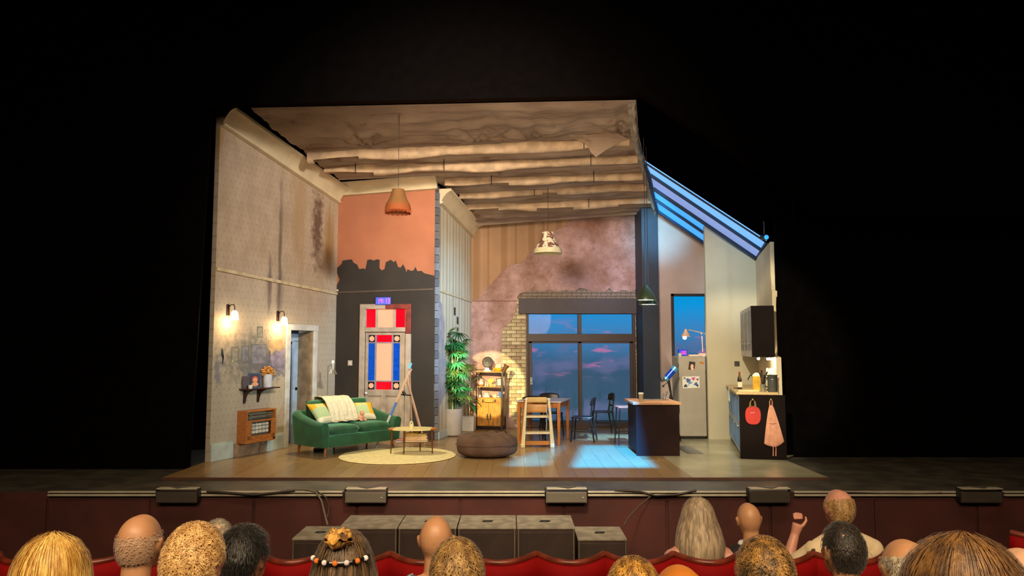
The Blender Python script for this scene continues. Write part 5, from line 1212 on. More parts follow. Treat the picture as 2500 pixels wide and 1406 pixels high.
MB().lathe([(0, 0), (.06, 0), (.06, .02), (.055, .03), (.062, .05), (.062, .24), (0, .24)], n=20).build('tank', glow('tank_amber', 'e0a838', .55, .15, 9, .6), o, smooth=50)
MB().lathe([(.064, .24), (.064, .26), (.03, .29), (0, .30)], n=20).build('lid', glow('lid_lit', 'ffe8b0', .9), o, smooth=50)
MB().tube([(-.05, 0, .26), (-.1, 0, .25), (-.13, 0, .2), (-.135, 0, .17)], [.008, .01, .009, .006], 6).build('handle', blackm, o, smooth=60)
o = onc('utensil_pot', 'pot of dark cooking utensils in the middle of the counter', 'utensil pot', lxy(1858, .22), .22)
MB().lathe([(0, 0), (.04, 0), (.042, .12), (.037, .12), (.035, .01), (0, .01)], n=16).build('pot', M('pot_steel', 'a8a898', .3, .6), o, smooth=50)
for k, (a, b, c_) in enumerate(((-.03, .02, .30), (.05, 0, .32), (.015, -.02, .27), (.07, .02, .26), (-.01, .01, .34))):
    MB().tube([(0, 0, .02), (a*.5, b, c_*.6), (a*1.5, b, c_)], [.005, .005, .014], 6).build('utensil', blackm, o, smooth=60)
o = onc('electric_jug', 'dark grey ribbed jug with small white mark at the right of the counter', 'jug', lxy(1881, .2), .2)
MB().lathe([(0, 0), (.07, 0), (.078, .03), (.08, .16), (.075, .24), (.086, .27), (.078, .27), (.068, .24), (.07, .05), (0, .04)], n=24).build('body', M('jug_grey', '4a4a44', .4), o, smooth=50)
MB().box(-.01, -.083, .2, .03, .004, .008).build('logo_mark', white, o)
MB().tube([(-.07, 0, .23), (-.12, 0, .22), (-.12, 0, .1), (-.075, 0, .07)], .01, 6).build('handle', blackm, o, smooth=60)
MB().lathe([(.02, 0), (.05, 0), (.05, .01), (.012, .03), (0, .03)], (0, 0, .26), 16).build('lid', blackm, o, smooth=50)
o = onc('tea_towel', 'pale tea towel hanging from the worktop at the drawer side', 'towel', -.055, 1.3, zc-.24)
m = MB(); m.grid(lambda a, b: (-.012+.012*math.sin(a*12)*b, (a-.5)*(.05+.17*b), .25*(1-b)), 16, 8); m.build('cloth', M('towel_pale', 'c8ccc4', .9), o, smooth=180, solid=.005)
o = onc('oven_glove', 'small dark kitchen cloth on the worktop edge next to the towel', 'cloth', .03, .95); MB().sph((0, 0, .012), (.05, .08, .012), 12, 6).build('cloth', M('cloth_brown', '6c4a34', .9), o, smooth=180)
# bib and apron on the end panel
def onpanel(px, py, d=-.012): v = None; lx = lxy(px, 0); z_ = W(px, py, (CO+ce*lx).y).z; return lx, z_
lx, zb_ = onpanel(1832, 975)
o = thing('peg_knob', 'small brass peg on the end panel holding the red bib', 'peg', cp(lx, -.0, zb_), CRZ, 'pegs on the counter end panel'); MB().cyl((0, 0, 0), (0, -.03, 0), .008, n=8).sph((0, -.035, 0), .016, 10, 8).build('peg', M('peg_brass', 'a08850', .35, .4), o, smooth=60)
lx2, zb2 = onpanel(1876, 975)
o = thing('peg_knob', 'small brass peg on the end panel holding the pink apron', 'peg', cp(lx2, -.0, zb2), CRZ, 'pegs on the counter end panel'); MB().cyl((0, 0, 0), (0, -.03, 0), .008, n=8).sph((0, -.035, 0), .016, 10, 8).build('peg', M('peg_brass', ''), o, smooth=60)
t2 = thing('baby_bib', 'red baby bib with a little writing hung on the end panel', 'bib', cp(lx, -.016, zb_), CRZ)
out = []
for k in range(33):
    a = -PI/2+2*PI*k/32; out.append((.118*math.copysign(abs(math.cos(a))**.75, math.cos(a)), -.25+.145*math.copysign(abs(math.sin(a))**.8, math.sin(a))))
MB().prism(out[:-1], -.004, .004).build('bib_front', M('bib_red', 'b02c22', .8, vary=.1), t2, bevel=.002)
MB().tube([(-.04, 0, -.12), (-.035, 0, -.04), (0, 0, .0), (.035, 0, -.04), (.04, 0, -.12)], [.02, .012, .008, .012, .02], 6).build('neck_strap', M('strap_olive', '7c6438', .8), t2, smooth=60)
MB().tube([(-.04, -.006, -.215), (-.028, -.006, -.205), (-.02, -.006, -.215), (-.008, -.006, -.204), (.002, -.006, -.212), (.014, -.006, -.2), (.03, -.006, -.205)], .0028, 4).build('stitched_writing', M('bib_white', 'e8d8d0'), t2)
t2 = thing('apron', 'long pale pink apron with ties hanging at the right of the end panel', 'apron', cp(lx2, -.02, zb2), CRZ)
m = MB()
def apf(a, b):
    w_ = .022+.10*b**.75+.028*b; return ((a-.5)*2*w_+.03*b, .01*math.sin(a*14+b*3)*b, -.09-.62*b+.03*(1-(2*a-1)**2)*-b+.05*abs(2*a-1)**2*b*(.3 if a < .5 else 1.2))
apm = M('apron_pink', 'c08468', .9, vary=.12, sc=8); m.grid(apf, 24, 24); m.build('apron_cloth', apm, t2, smooth=180, solid=.006)
MB().tube([(-.02, 0, -.1), (-.018, 0, -.03), (0, 0, .005), (.02, 0, -.03), (.018, 0, -.1)], .009, 6).build('neck_loop', apm, t2, smooth=60)
for q in (.01, .05): MB().tube([(q, 0, -.66), (q+.005, -.005, -.78), (q, 0, -.88)], [.006, .008, .010], 6).build('tie', apm, t2, smooth=60)
MB().tube([(-.04, -.012, -.37), (.02, -.014, -.375), (.07, -.012, -.365)], .005, 5).build('waist_tie', apm, t2)
# wall cupboard
zu0, zu1 = W(1840, 872, 12.0).z, W(1840, 745, 12.0).z
t = thing('wall_cupboard', 'dark wall cupboard with slatted grey doors above the counter', 'cupboard', cp(.25, .35, zu0), CRZ)
Hu = zu1-zu0; boxo('end_panel', dk, t, 0, .36, 0, .03, 0, Hu, .003); boxo('carcass', dk, t, .03, .34, .03, 2.1, 0, Hu, 0)
sg = M('door_silver', 'a49c98', .35, vary=.12); sgd = M('slot_slate', '30363c', .4)
for k in range(3):
    y0, y1 = .02+k*.69, .02+(k+1)*.69-.01; o = boxo('door', sg, t, 0, .026, y0, y1, 0, Hu, .003)
    for q in range(3): boxo('door_slot', sgd, o, -.005, 0, y0+.08+q*.2, y0+.13+q*.2, Hu*.28, Hu*.92, 0); boxo('door_slot', sgd, o, -.005, 0, y0+.08+q*.2, y0+.13+q*.2, Hu*.12, Hu*.25, 0)
    boxo('door_handle', chrome, o, -.025, -.005, y0+.1, y0+.45, Hu*.26, Hu*.275, .002)
# under-cupboard lamps
for k, (px, py, ly) in enumerate(((1849, 880, .75), (1872, 880, .5), (1882, 876, .45), (1893, 880, .55))):
    lx = lxy(px, ly); lx = min(lx, .57)
    o = thing('cupboard_light', ['small round bulb, leftmost under the wall cupboard', 'second bulb from the left under the wall cupboard', 'third bulb from the left under the wall cupboard', 'bulb nearest the right wall under the wall cupboard'][k], 'lamp', cp(lx, ly, zu0-.0), CRZ, 'lit bulbs under the wall cupboard')
    MB().lathe([(0, 0), (.03, 0), (.03, -.012), (.02, -.02), (0, -.02)], n=14).build('fitting', chrome, o, smooth=40); MB().sph((0, 0, -.03), .024, 12, 8).build('bulb', glow('bulb_warm', 'fff0c8', 16), o, smooth=180)
    if k != 1: v = cp(lx, ly, zu0-.07); point('cupboard_bulb_light', v, 4.5, (1, .86, .5), .02)
# wall brightened by the cupboard bulbs, put in as glowing upright tubes
o = onc('lit_wall_tubes', 'row of glowing tubes standing for the lit wall behind the dark jug', 'lit wall stand-in', lxy(1884, .5), .5)
for k in range(4): MB().lathe([(.0, 0), (.02, 0), (.022, .32), (.016, .34), (0, .34)], (-.09+k*.05, 0, .03), 12).build('tube', glow('lit_wall_glow', 'ffeeb8', 1.1, .15, 5, .8), o, smooth=50)
boxo('lit_wall_base', chrome, o, -.12, .09, -.03, .03, 0, .03, .003)
# ---------------- pendants
P_ = W(972, 490, 11.75); zc_ = W(972, 262, 11.75).z
t = thing('pendant_lamp', 'fringed orange brown fabric pendant lampshade over the sofa', 'lamp', (P_.x, P_.y, W(972, 523, 11.75).z))
k_ = 11.75/1800
MB().tube([(0, 0, 60*k_), (0, 0, zc_+.12-t.location.z)], .004, 5).build('cord', tie, t)
om = NT('shade_orange', .8); om.base(om.mix(om.ss(om.z, .1, .22), '84400f', '6e4a20')); om.emit(om.mix(.5, 'b0500c', '6a3c10'), .04)
MB().lathe([(.205, .05), (.204, .10), (.185, .17), (.140, .25), (.112, .33), (.098, .405), (.095, .405), (.108, .33), (.135, .25), (.18, .17), (.198, .09)], n=28, fn=lambda a, z_: 1+.03*abs(math.sin(a*4))).build('lamp_shade', om.m, t, smooth=60)
m = MB()
for k in range(56): a = 2*PI*k/56; m.tube([(.203*math.cos(a), .203*math.sin(a), .055), (.206*math.cos(a), .206*math.sin(a), .02-.015*abs(math.sin(k*.9)))], [.010, .005], 4)
m.build('fringe', M('fringe_rust', '8c3c10', .9, vary=.2), t)['kind'] = 'stuff'
P_ = W(1338, 590, 14.7); t = thing('pendant_lamp', 'bell shaped floral pendant lampshade with cream rim by the patio doors', 'lamp', (P_.x, P_.y, W(1338, 619, 14.7).z))
zc_ = W(1335, 472, 14.7).z; MB().tube([(0, 0, .4), (0, 0, zc_+.12-t.location.z)], .004, 5).build('cord', tie, t)
fm_ = NT('shade_floral', .8); v = fm_.noise(11, 4); fm_.base(fm_.mix(fm_.ss(v, .5, .56), fm_.mix(fm_.ss(fm_.noise(9, 3), .55, .6), 'd8c8a4', '8a4028'), '5c3020')); fm_.emit('d8b888', .08)
MB().lathe([(.262, .10), (.24, .14), (.17, .24), (.125, .34), (.12, .42), (.13, .43), (.12, .43), (.115, .34), (.16, .24), (.25, .11)], n=32, fn=lambda a, z_: 1+.02*math.sin(a*8)).build('lamp_shade', fm_.m, t, smooth=60)
MB().lathe([(.265, .10), (.275, .06), (.285, .0), (.278, .0), (.265, .06), (.258, .10)], n=32).build('shade_rim', M('rim_cream', 'cfc090', .7), t, smooth=60)
dm = M('dome_green', '34402e', .3, .2)
for k, (px, pt, pd, Y, lab) in enumerate(((1577, 696, 733, 12.25, 'dark green enamel pendant lamp, left one over the island'), (1583, 708, 744, 12.75, 'dark green enamel pendant lamp, right one over the island'))):
    P_ = W(px, pd, Y); t = thing('pendant_lamp', lab, 'lamp', (P_.x, P_.y, P_.z), 0, 'green pendant lamps over the island'); k_ = Y/1800; H_ = (pd-pt)*k_
    MB().lathe([(.165, .0), (.16, .03), (.12, .12), (.06, .2), (.03, .24), (.025, H_), (.0, H_), (0, H_-.01), (.02, .235), (.055, .195), (.112, .118), (.15, .03), (.158, .004)], n=28).build('lamp_shade', dm, t, smooth=50)
    MB().lathe([(0, .012), (.15, .012), (.158, .022), (.0, .026)], n=28).build('diffuser', glow('diffuser_white', 'fffbe8', 12, .3, 3, .98), t, smooth=50)
    MB().tube([(0, 0, H_), (0, 0, 5.3-P_.z)], .005, 5).build('cord', tie, t)
    q = spot('pendant_light', (P_.x, P_.y, P_.z-.02), (P_.x, P_.y, 0), 110, 55, (1, .9, .68), .6, .12)
# blue stage lamp above the kitchen
P_ = W(1871, 579, 12.9); t = thing('stage_lamp', 'small blue lit stage lamp at the top of the kitchen wall', 'lamp', (P_.x, P_.y, P_.z))
MB().cyl((0, 0, 0), (0, .16, .03), .05, .06, 14).build('housing', blackm, t, smooth=40)
q = MB().sph((0, -.005, 0), (.042, .02, .042), 12, 8).build('lens', glow('lens_blue', '3090e8', 1.6), t, smooth=180)
MB().tube([(0, .1, .05), (0, .1, .3)], .012, 6).build('bracket', blackm, t)
# mat on the kitchen floor
P_ = F(1681, 1098); o = MB().b2(-.13, .13, -.5, .45, .0005, .008).build('floor_mat', M('mat_grey', '6c675c', .8, vary=.1), bevel=.002); o.location = (P_.x, P_.y, 0); tag(o, 'small grey mat on the kitchen floor beside the island', 'mat')
spot('kitchen_blue', (2.5, 13.2, 4.6), (3.15, 15.8, 4.25), 34, 700, (.14, .60, 1), 1, .15)

# blue "moonlight" patches on the floor: two stage spotlights with cut metal gobos, hung over the auditorium
def gobo_lamp(lab, loc, poly_px, power, col):
    loc = Vector(loc); P = [F(x, y) for x, y in poly_px]; c_ = sum(P, Vector())/len(P); ax = (c_-loc).normalized()
    q = ax.to_track_quat('-Z', 'Y'); M3 = q.to_matrix(); iv = M3.transposed(); d0 = .5
    loc2 = []
    for p in P:
        v = iv @ (p-loc); loc2.append((v.x/-v.z*d0, v.y/-v.z*d0))
    loc2 = [(a[0]+(b[0]-a[0])*k/12, a[1]+(b[1]-a[1])*k/12) for a, b in zip(loc2, loc2[1:]+loc2[:1]) for k in range(12)]
    R = .2; n = len(loc2); m = MB(); bi = [m.bm.verts.new((x, y, -d0)) for x, y in loc2]
    out = []
    cx_, cy_ = sum(p[0] for p in loc2)/n, sum(p[1] for p in loc2)/n
    for x, y in loc2:
        a = math.atan2(y-cy_, x-cx_); out.append(m.bm.verts.new((cx_+R*math.cos(a), cy_+R*math.sin(a), -d0)))
    for i in range(n): m.bm.faces.new([bi[i], bi[(i+1) % n], out[(i+1) % n], out[i]])
    t = thing('stage_spotlight', lab, 'stage light', loc); t.rotation_mode = 'QUATERNION'; t.rotation_quaternion = q
    m.build('gobo_plate', blackm, t)
    MB().lathe([(.2, -.505), (.2, .1), (.08, .2), (0, .22)], n=20).build('housing', blackm, t, smooth=40)
    l = spot('gobo_light', loc, c_, 26, power, col, .1, .006)
gobo_lamp('black spotlight throwing the larger blue patch on the floor', (1.0, 5.4, 7.6), [(1424, 1087), (1535, 1087), (1572, 1112), (1598, 1141), (1398, 1141)], 90000, (.0, .27, 1))
gobo_lamp('black spotlight throwing the jagged blue patch on the floor', (3.9, 5.4, 7.6), [(1363, 1088), (1375, 1087), (1332, 1135), (1318, 1138), (1232, 1138), (1268, 1114), (1284, 1114), (1306, 1104), (1334, 1103)], 46000, (.02, .32, 1))
gobo_lamp('black spotlight throwing the blue strip by the patio doors', (2.4, 5.4, 7.6), [(1424, 1059), (1556, 1062), (1556, 1074), (1414, 1074)], 60000, (.14, .46, 1))
# ================================================================== front of stage and pit
spk = M('speaker_grey', '6c6458', .5, vary=.1, sc=3); spd = M('speaker_dark', '2c2620', .6)
for k, (px, m_, lab) in enumerate(((430, 's', 'long dim speaker box on the stage edge, leftmost of the five'), (892, 'g', 'long grey speaker box on the stage edge below the sofa end'), (1383, 'g', 'long grey speaker box on the stage edge below the dining table'), (1880, 's', 'long dark speaker box on the stage edge behind the bald man'), (2398, 's', 'long dark speaker box at the far right of the stage edge'))):
    p = W(px, 1214, 9.2); t = thing('front_speaker', lab, 'speaker', (p.x, 9.2, p.z), 0, 'speaker boxes on the stage edge')
    mm = spk if m_ == 'g' else M('speaker_dim', '3f372e', .6)
    boxo('cabinet', mm, t, -.25, .25, .0, .12, -.07, .065, .006); boxo('grille', mm, t, -.235, .235, -.008, .0, -.058, .053, .003)
    boxo('bracket', blackm, t, .252, .262, .02, .1, -.05, .1, .002); boxo('bracket', blackm, t, -.262, -.252, .02, .1, -.05, .1, .002)
    boxo('mounting_plate', lm, t, -.24, .25, -.02, .10, .098, .108, .002)
    MB().prism([(-.12, .10), (.14, .10), (.02, -.03)], .112, .118, 'xy').build('stage_plate', M('plate_grey', '55524a' if k != 3 else 'a8a48c', .5), t)
    MB().sph((.2, -.01, 0), .008, 6, 4).build('status_lamp', chrome, t)
topg = M('box_top_grey', '8a8272', .8, vary=.25, sc=9, bump=.2); boxb = M('box_brown', '3c2a22', .7, vary=.2, sc=3)
def pitbox(px0, px1, pyf, Yf, Yb, lab, mark=True):
    z1 = W(px0, pyf, Yf).z; x0, x1 = W(px0, pyf, Yf).x+.006, W(px1, pyf, Yf).x-.006
    t = thing('pit_box', lab, 'stage box', (x0, Yf, -1.5), 0, 'boxes in the pit'); h = z1+1.5; w_ = x1-x0
    boxo('body', boxb, t, 0, w_, .0, Yb-Yf, 0.001, h-.02, .006); boxo('top_board', topg, t, 0, w_, -.008, Yb-Yf, h-.02, h, .003)
    boxo('front_panel', M('box_front', '33231d', .75, vary=.2), t, .03, w_-.03, -.012, 0, h-.5, h-.05, .004)
    for a in (.008, w_-.02): boxo('edge_strip', M('edge_metal', '7c7262', .4, .4), t, a, a+.012, -.01, 0, .3, h-.02, 0)
    if mark: MB().tube([(w_/2+.05*math.cos(q), (Yb-Yf)*.45+.03*math.sin(q), h+.006) for q in [2*PI*i/16 for i in range(17)]], .005, 4, False).tube([(w_/2-.06, (Yb-Yf)*.4, h+.006), (w_/2+.06, (Yb-Yf)*.5, h+.006)], .004, 4).build('lifting_ring', blackm, t)
for k, (a, b) in enumerate(((826, 971), (971, 1116), (1116, 1261), (1261, 1405))):
    pitbox(a, b, 1287, 8.03, 8.6, 'tall grey topped box in the pit, %s of the row of four' % ['leftmost', 'second from left', 'third from left', 'rightmost'][k], k != 0)
pitbox(712, 824, 1314, 8.2, 8.75, 'lower grey topped box at the left end of the pit boxes')
pitbox(1409, 1532, 1315, 8.2, 8.75, 'lower grey topped box at the right end of the pit boxes')
def cable(lab, pts, r=.012, col='6a5f50'):
    q = MB().tube([W(x, y, Y) for x, y, Y in pts], r, 6).build('cable', M('cable_'+col, col, .6), smooth=60); tag(q, lab, 'cable', 'cables under the stage edge')
cable('thick cable looping down from the stage edge to the left pit box', [(700, 1196, 9.31), (745, 1194, 9.31), (770, 1200, 9.3), (785, 1222, 9.28), (792, 1250, 9.2), (800, 1282, 9.0)])
cable('second cable curving down just right of the thick looping one', [(745, 1197, 9.31), (775, 1199, 9.3), (795, 1214, 9.28), (804, 1235, 9.25), (800, 1262, 9.2)], .009, '4a4238')
cable('bundle of dark cable slung below the lip at left', [(505, 1199, 9.3), (560, 1203, 9.28), (620, 1208, 9.28), (680, 1202, 9.28), (720, 1197, 9.3)], .016, '37302a')
cable('cable drooping under the stage lip right of centre', [(1500, 1196, 9.3), (1560, 1199, 9.28), (1600, 1210, 9.28), (1650, 1208, 9.28), (1700, 1197, 9.3)], .013, '3c342c')
cable('cable running diagonally from the lip down to the right pit box', [(1590, 1210, 9.3), (1560, 1235, 9.2), (1535, 1262, 9.0), (1522, 1284, 8.8)], .008, '4c4436')
cable('pale cable clipped along the right part of the lip', [(2060, 1200, 9.3), (2100, 1201, 9.3), (2150, 1202, 9.3), (2240, 1203, 9.3), (2300, 1202, 9.3)], .01, '8a8070')
# ================================================================== auditorium
af = M('aud_floor', '160c0a', .95)
ROW = {1: (5.15, -.62), 2: (4.25, -.50), 3: (3.35, -.33), 4: (2.42, -.16), 5: (1.62, -.01)}
edges = [6.0, 4.72, 3.82, 2.92, 2.02, 0.4]
for k in range(5):
    o = MB().b2(-5, 5, edges[k+1]+.001, edges[k]-.001, -1.6 if k == 0 else ROW[k+1][1]-.5, ROW[k+1][1]).build('floor_row', af); tag(o, kind='structure')
crimson = M('seat_crimson', '7e0305', .8, vary=.15, sc=3, spec=.15); railw = M('seat_rail', '6a2c1c', .3, vary=.3, sc=10); seatp = M('seat_piping', 'c8283c', .5)
def make_seat(w_=.455, rail=None):
    t = bpy.data.objects.new('theatre_seat', None); COL.objects.link(t)
    hw_ = w_/2-.004
    def back(a, b, off=0, cut=0): u_ = 2*a-1; return (u_*hw_, -.27+off+.14*u_*u_-.06*b, .42+(.555+.02*u_*u_)*b)
    m = MB(); m.grid(lambda a, b: back(a, b), 14, 8); q = m.build('backrest', crimson, t, smooth=180); q.modifiers.new('s', 'SOLIDIFY').thickness = -.045
    q = MB().tube([Vector(back(k/14, 1))+Vector((0, .012, .01)) for k in range(15)], .02, 8).build('top_rail', rail or railw, t, smooth=60)
    MB().tube([Vector(back(k/14, .55))+Vector((0, -.008, 0)) for k in range(15)], .006, 5).build('piping', M('seat_brown', '7a4a1c', .4), t)
    m = MB(); m.b2(-hw_+.02, hw_-.02, -.2, .22, .36, .445); m.build('seat_cushion', crimson, t, bevel=.03)
    for s_ in (-1, 1):
        boxo('armrest', railw, t, s_*hw_-.02, s_*hw_+.02, -.1, .22, .60, .63, .008); boxo('side_frame', M('seat_iron', '1c1412', .5), t, s_*hw_-.012, s_*hw_+.012, -.12, .18, .0, .60, .004)
    return t
seat0 = make_seat(); tag(seat0, 'crimson theatre seat in the front row in front of the pit boxes', 'theatre seat', 'crimson seats of the front row')
seat_used = [False]
def seat(x, y, z, lab, sxs=1, group='crimson seats of the front row', rz=0):
    if not seat_used[0]:
        seat_used[0] = True; o = seat0; o.location = (x, y, z); o['label'] = lab; o['group'] = group; o.rotation_euler.z = rz; o.scale = (sxs, 1, 1); return o
    return dup(seat0, (x, y, z), rz, lab, group, (sxs, 1, 1))
bnd = [0, 160, 322, 482, 642, 797, 953, 1130, 1310, 1475, 1643, 1803, 1982, 2160, 2310, 2460]
for k, (a, b) in enumerate(zip(bnd, bnd[1:])):
    xa, xb = W(a, 1340, 4.98).x, W(b, 1340, 4.98).x
    names = ['at the far left edge behind the blonde woman', 'behind the man in the grey jacket', 'between the grey jacket man and the curly haired man', 'hidden behind the woman with black hair', 'left of the woman with the beaded hair clip', 'beyond the woman with the beaded clip', 'ahead of the bald man in blue checks', 'behind the brown haired man at centre', 'fully visible, directly below the third pit box', 'whole, below the lower right pit box', 'that the long haired woman sits in', 'that the man with the white collar sits in', 'left of the raised hand man, behind dark hair', 'right of the man in cream shirt', 'behind the large auburn head', 'at the far right end of the front row']
    seat((xa+xb)/2, 5.15, -.60, 'crimson front row seat '+names[k], (xb-xa)/.455)
seat(W(2530, 1300, 4.9).x+.05, 5.05, -.44, 'crimson seat with raised back at the right edge of the picture', 1.05)
# ------------------------------------------------------------------ people
def remeshed(m, vox, it=4):
    me = m.mesh('tmp', None); o = bpy.data.objects.new('tmp', me); COL.objects.link(o)
    r = o.modifiers.new('r', 'REMESH'); r.mode = 'VOXEL'; r.voxel_size = vox
    s_ = o.modifiers.new('s', 'SMOOTH'); s_.factor = .5; s_.iterations = it
    bpy.context.view_layer.update(); dg = bpy.context.evaluated_depsgraph_get()
    out = bpy.data.meshes.new_from_object(o.evaluated_get(dg)); bpy.data.objects.remove(o); bpy.data.meshes.remove(me)
    out.polygons.foreach_set('use_smooth', [True]*len(out.polygons)); out.materials.clear(); return out
HC = Vector((0, .035, 1.205))
def body(raised=False, fem=False):
    m = MB(); S = m.sph; T = m.tube; sw = .175 if not fem else .155
    # head
    S(HC, (.077, .097, .112), 20, 14); S(HC+Vector((0, -.022, .012)), (.078, .082, .1), 20, 12); S(HC+Vector((0, .035, -.055)), (.058, .06, .07), 16, 10)
    S(HC+Vector((0, .062, -.096)), (.028, .026, .02), 10, 8)
    T([HC+Vector((0, .09, .02)), HC+Vector((0, .108, -.015)), HC+Vector((0, .116, -.03))], [.009, .012, .015], 8)
    S(HC+Vector((0, .088, -.062)), (.024, .014, .008), 10, 6); S(HC+Vector((0, .086, -.074)), (.02, .013, .008), 10, 6)
    for s_ in (-1, 1):
        S(HC+Vector((s_*.03, .08, .028)), (.022, .014, .007), 10, 6); S(HC+Vector((s_*.045, .06, -.02)), (.022, .02, .02), 8, 6)
        S(HC+Vector((s_*.03, .079, .008)), (.013, .012, .009), 8, 6)
        S(HC+Vector((s_*.081, -.008, -.005)), (.010, .020, .033), 10, 8, (0, s_*.25, 0)); S(HC+Vector((s_*.080, .0, -.030)), (.009, .011, .014), 8, 6)
    # neck, torso
    T([(0, .0, 1.0), (0, .005, 1.06), (0, .012, 1.14)], [.068, .056, .054], 16)
    T([(0, -.03, .5), (0, -.04, .62), (0, -.035, .76), (0, -.02, .88), (0, -.01, .97)], [.15, .14, .14, .145, .09], 20)
    S((0, -.03, .53), (.18, .14, .12), 18, 10); S((0, -.02, .86), (.165, .115, .15), 18, 12); S((0, -.015, .985), (.125, .065, .05), 16, 8)
    for s_ in (-1, 1):
        T([(0, -.005, 1.02), (s_*.1, -.01, .995), (s_*sw, -.012, .955)], [.055, .05, .05], 12); S((s_*sw, -.012, .945), (.062, .06, .062), 12, 8)
        if fem: S((s_*.07, .09, .82), (.06, .05, .055), 12, 8)
        # legs
        T([(s_*.095, .0, .53), (s_*.12, .22, .545), (s_*.13, .45, .50)], [.095, .085, .062], 14); T([(s_*.13, .45, .50), (s_*.13, .47, .3), (s_*.13, .46, .09)], [.062, .054, .036], 12)
        T([(s_*.13, .43, .045), (s_*.14, .58, .035), (s_*.145, .68, .028)], [.04, .038, .026], 10)
        up = raised and s_ < 0
        if not up:
            e_ = Vector((s_*(sw+.055), .02, .70)); w_ = Vector((s_*.14, .25, .625)); hd_ = Vector((s_*.125, .32, .615)); T([(s_*(sw+.005), -.01, .95), e_], [.05, .04], 12); T([e_, w_], [.04, .026], 12)
            T([w_, hd_], [.028, .036], 10)
            for f in range(4): b_ = hd_+Vector((s_*(.024-f*.016), .02, -.0)); L_ = [.052, .06, .064, .05][3-f]; T([b_, b_+Vector((0, L_*.7, .006)), b_+Vector((0, L_*1.2, -.022))], [.0085, .008, .007], 8)
            T([hd_+Vector((-s_*.03, -.01, 0)), hd_+Vector((-s_*.055, .03, -.002)), hd_+Vector((-s_*.05, .055, -.012))], [.011, .01, .008], 8)
        else:
            e_ = Vector((-.30, .14, .80)); w_ = Vector((-.215, .17, 1.01)); hd_ = Vector((-.195, .165, 1.075)); T([(-sw-.005, -.01, .95), e_], [.05, .042], 12); T([e_, w_], [.042, .027], 12); T([w_, hd_], [.027, .036], 10)
            for f in range(4):
                b_ = hd_+Vector((-.022+f*.0155, .0, .03)); L_ = [.05, .058, .055, .045][f]; T([b_, b_+Vector((.012, .03, L_*.55)), b_+Vector((.03, .055, L_*.35)), b_+Vector((.035, .05, .0))], [.0088, .0085, .008, .007], 8)
            T([hd_+Vector((.025, -.01, -.01)), hd_+Vector((.055, .0, .02)), hd_+Vector((.06, .02, .045))], [.012, .010, .008], 8)
    return remeshed(m, .0068, 3)
def crop_mesh(src, keep, off, name):
    bm = bmesh.new(); bm.from_mesh(src)
    bm.verts.ensure_lookup_table(); nrm = [v.normal.copy() for v in bm.verts]
    bmesh.ops.delete(bm, geom=[f for f in bm.faces if not keep(f.calc_center_median())], context='FACES')
    for v in bm.verts: v.co += v.normal*off*(1+.5*noise.noise(v.co*14))
    me = bpy.data.meshes.new(name); bm.to_mesh(me); bm.free(); me.polygons.foreach_set('use_smooth', [True]*len(me.polygons)); return me
def hands(c, raised):
    if raised and c.x < -.1 and c.y > .06 and c.z > .78 and c.x > -.36: return True
    return c.y > .245 and .56 < c.z < .68 and abs(c.x) < .2 and False
def legs(c): return c.z < .62 and c.y > .10
def is_hand(c, raised):
    if raised and c.x < -.1 and c.z > .82 and c.y > .08: return True
    for s_ in ((1,) if raised else (-1, 1)):
        if (c-Vector((s_*.125, .33, .615))).length < .10 and c.z > .585 and c.y > .24: return True
    return False
B0 = body(); B1 = body(raised=True); B2 = body(fem=True)
def shirt_of(src, raised, top=1.045): return crop_mesh(src, lambda c: c.z < top-.02*(c.y > 0) and not is_hand(c, raised) and c.z > .50 and not (c.y > .19 and c.z < .585), .013, 'shirt')
TR = crop_mesh(B0, lambda c: c.z < .62 and not (c.y < .12 and c.z > .60) and c.z > .075 and not is_hand(c, False), .007, 'trousers')
SHOE = crop_mesh(B0, lambda c: c.z < .09, .008, 'shoe')
S0, S1, S2 = shirt_of(B0, False), shirt_of(B1, True), crop_mesh(B2, lambda c: .5 < c.z < .885 and not is_hand(c, False) and abs(c.x) < .17-.0*c.z and not (c.y > .19 and c.z < .6), .010, 'dress')
def haircol(name, a, b, stretch=(50, 50, 5), rough=.5):
    if name in MC: return MC[name]
    t = NT(name, rough); t.base(t.mix(t.ss(t.noise(1, 5, stretch, .6), .35, .65), a, b)); t.b.inputs['Sheen Weight'].default_value = .2; t.bump(t.noise(1, 3, tuple(x*3 for x in stretch)), .3); MC[name] = t.m; return t.m
RX, RY, RZ = .083, .099, .114
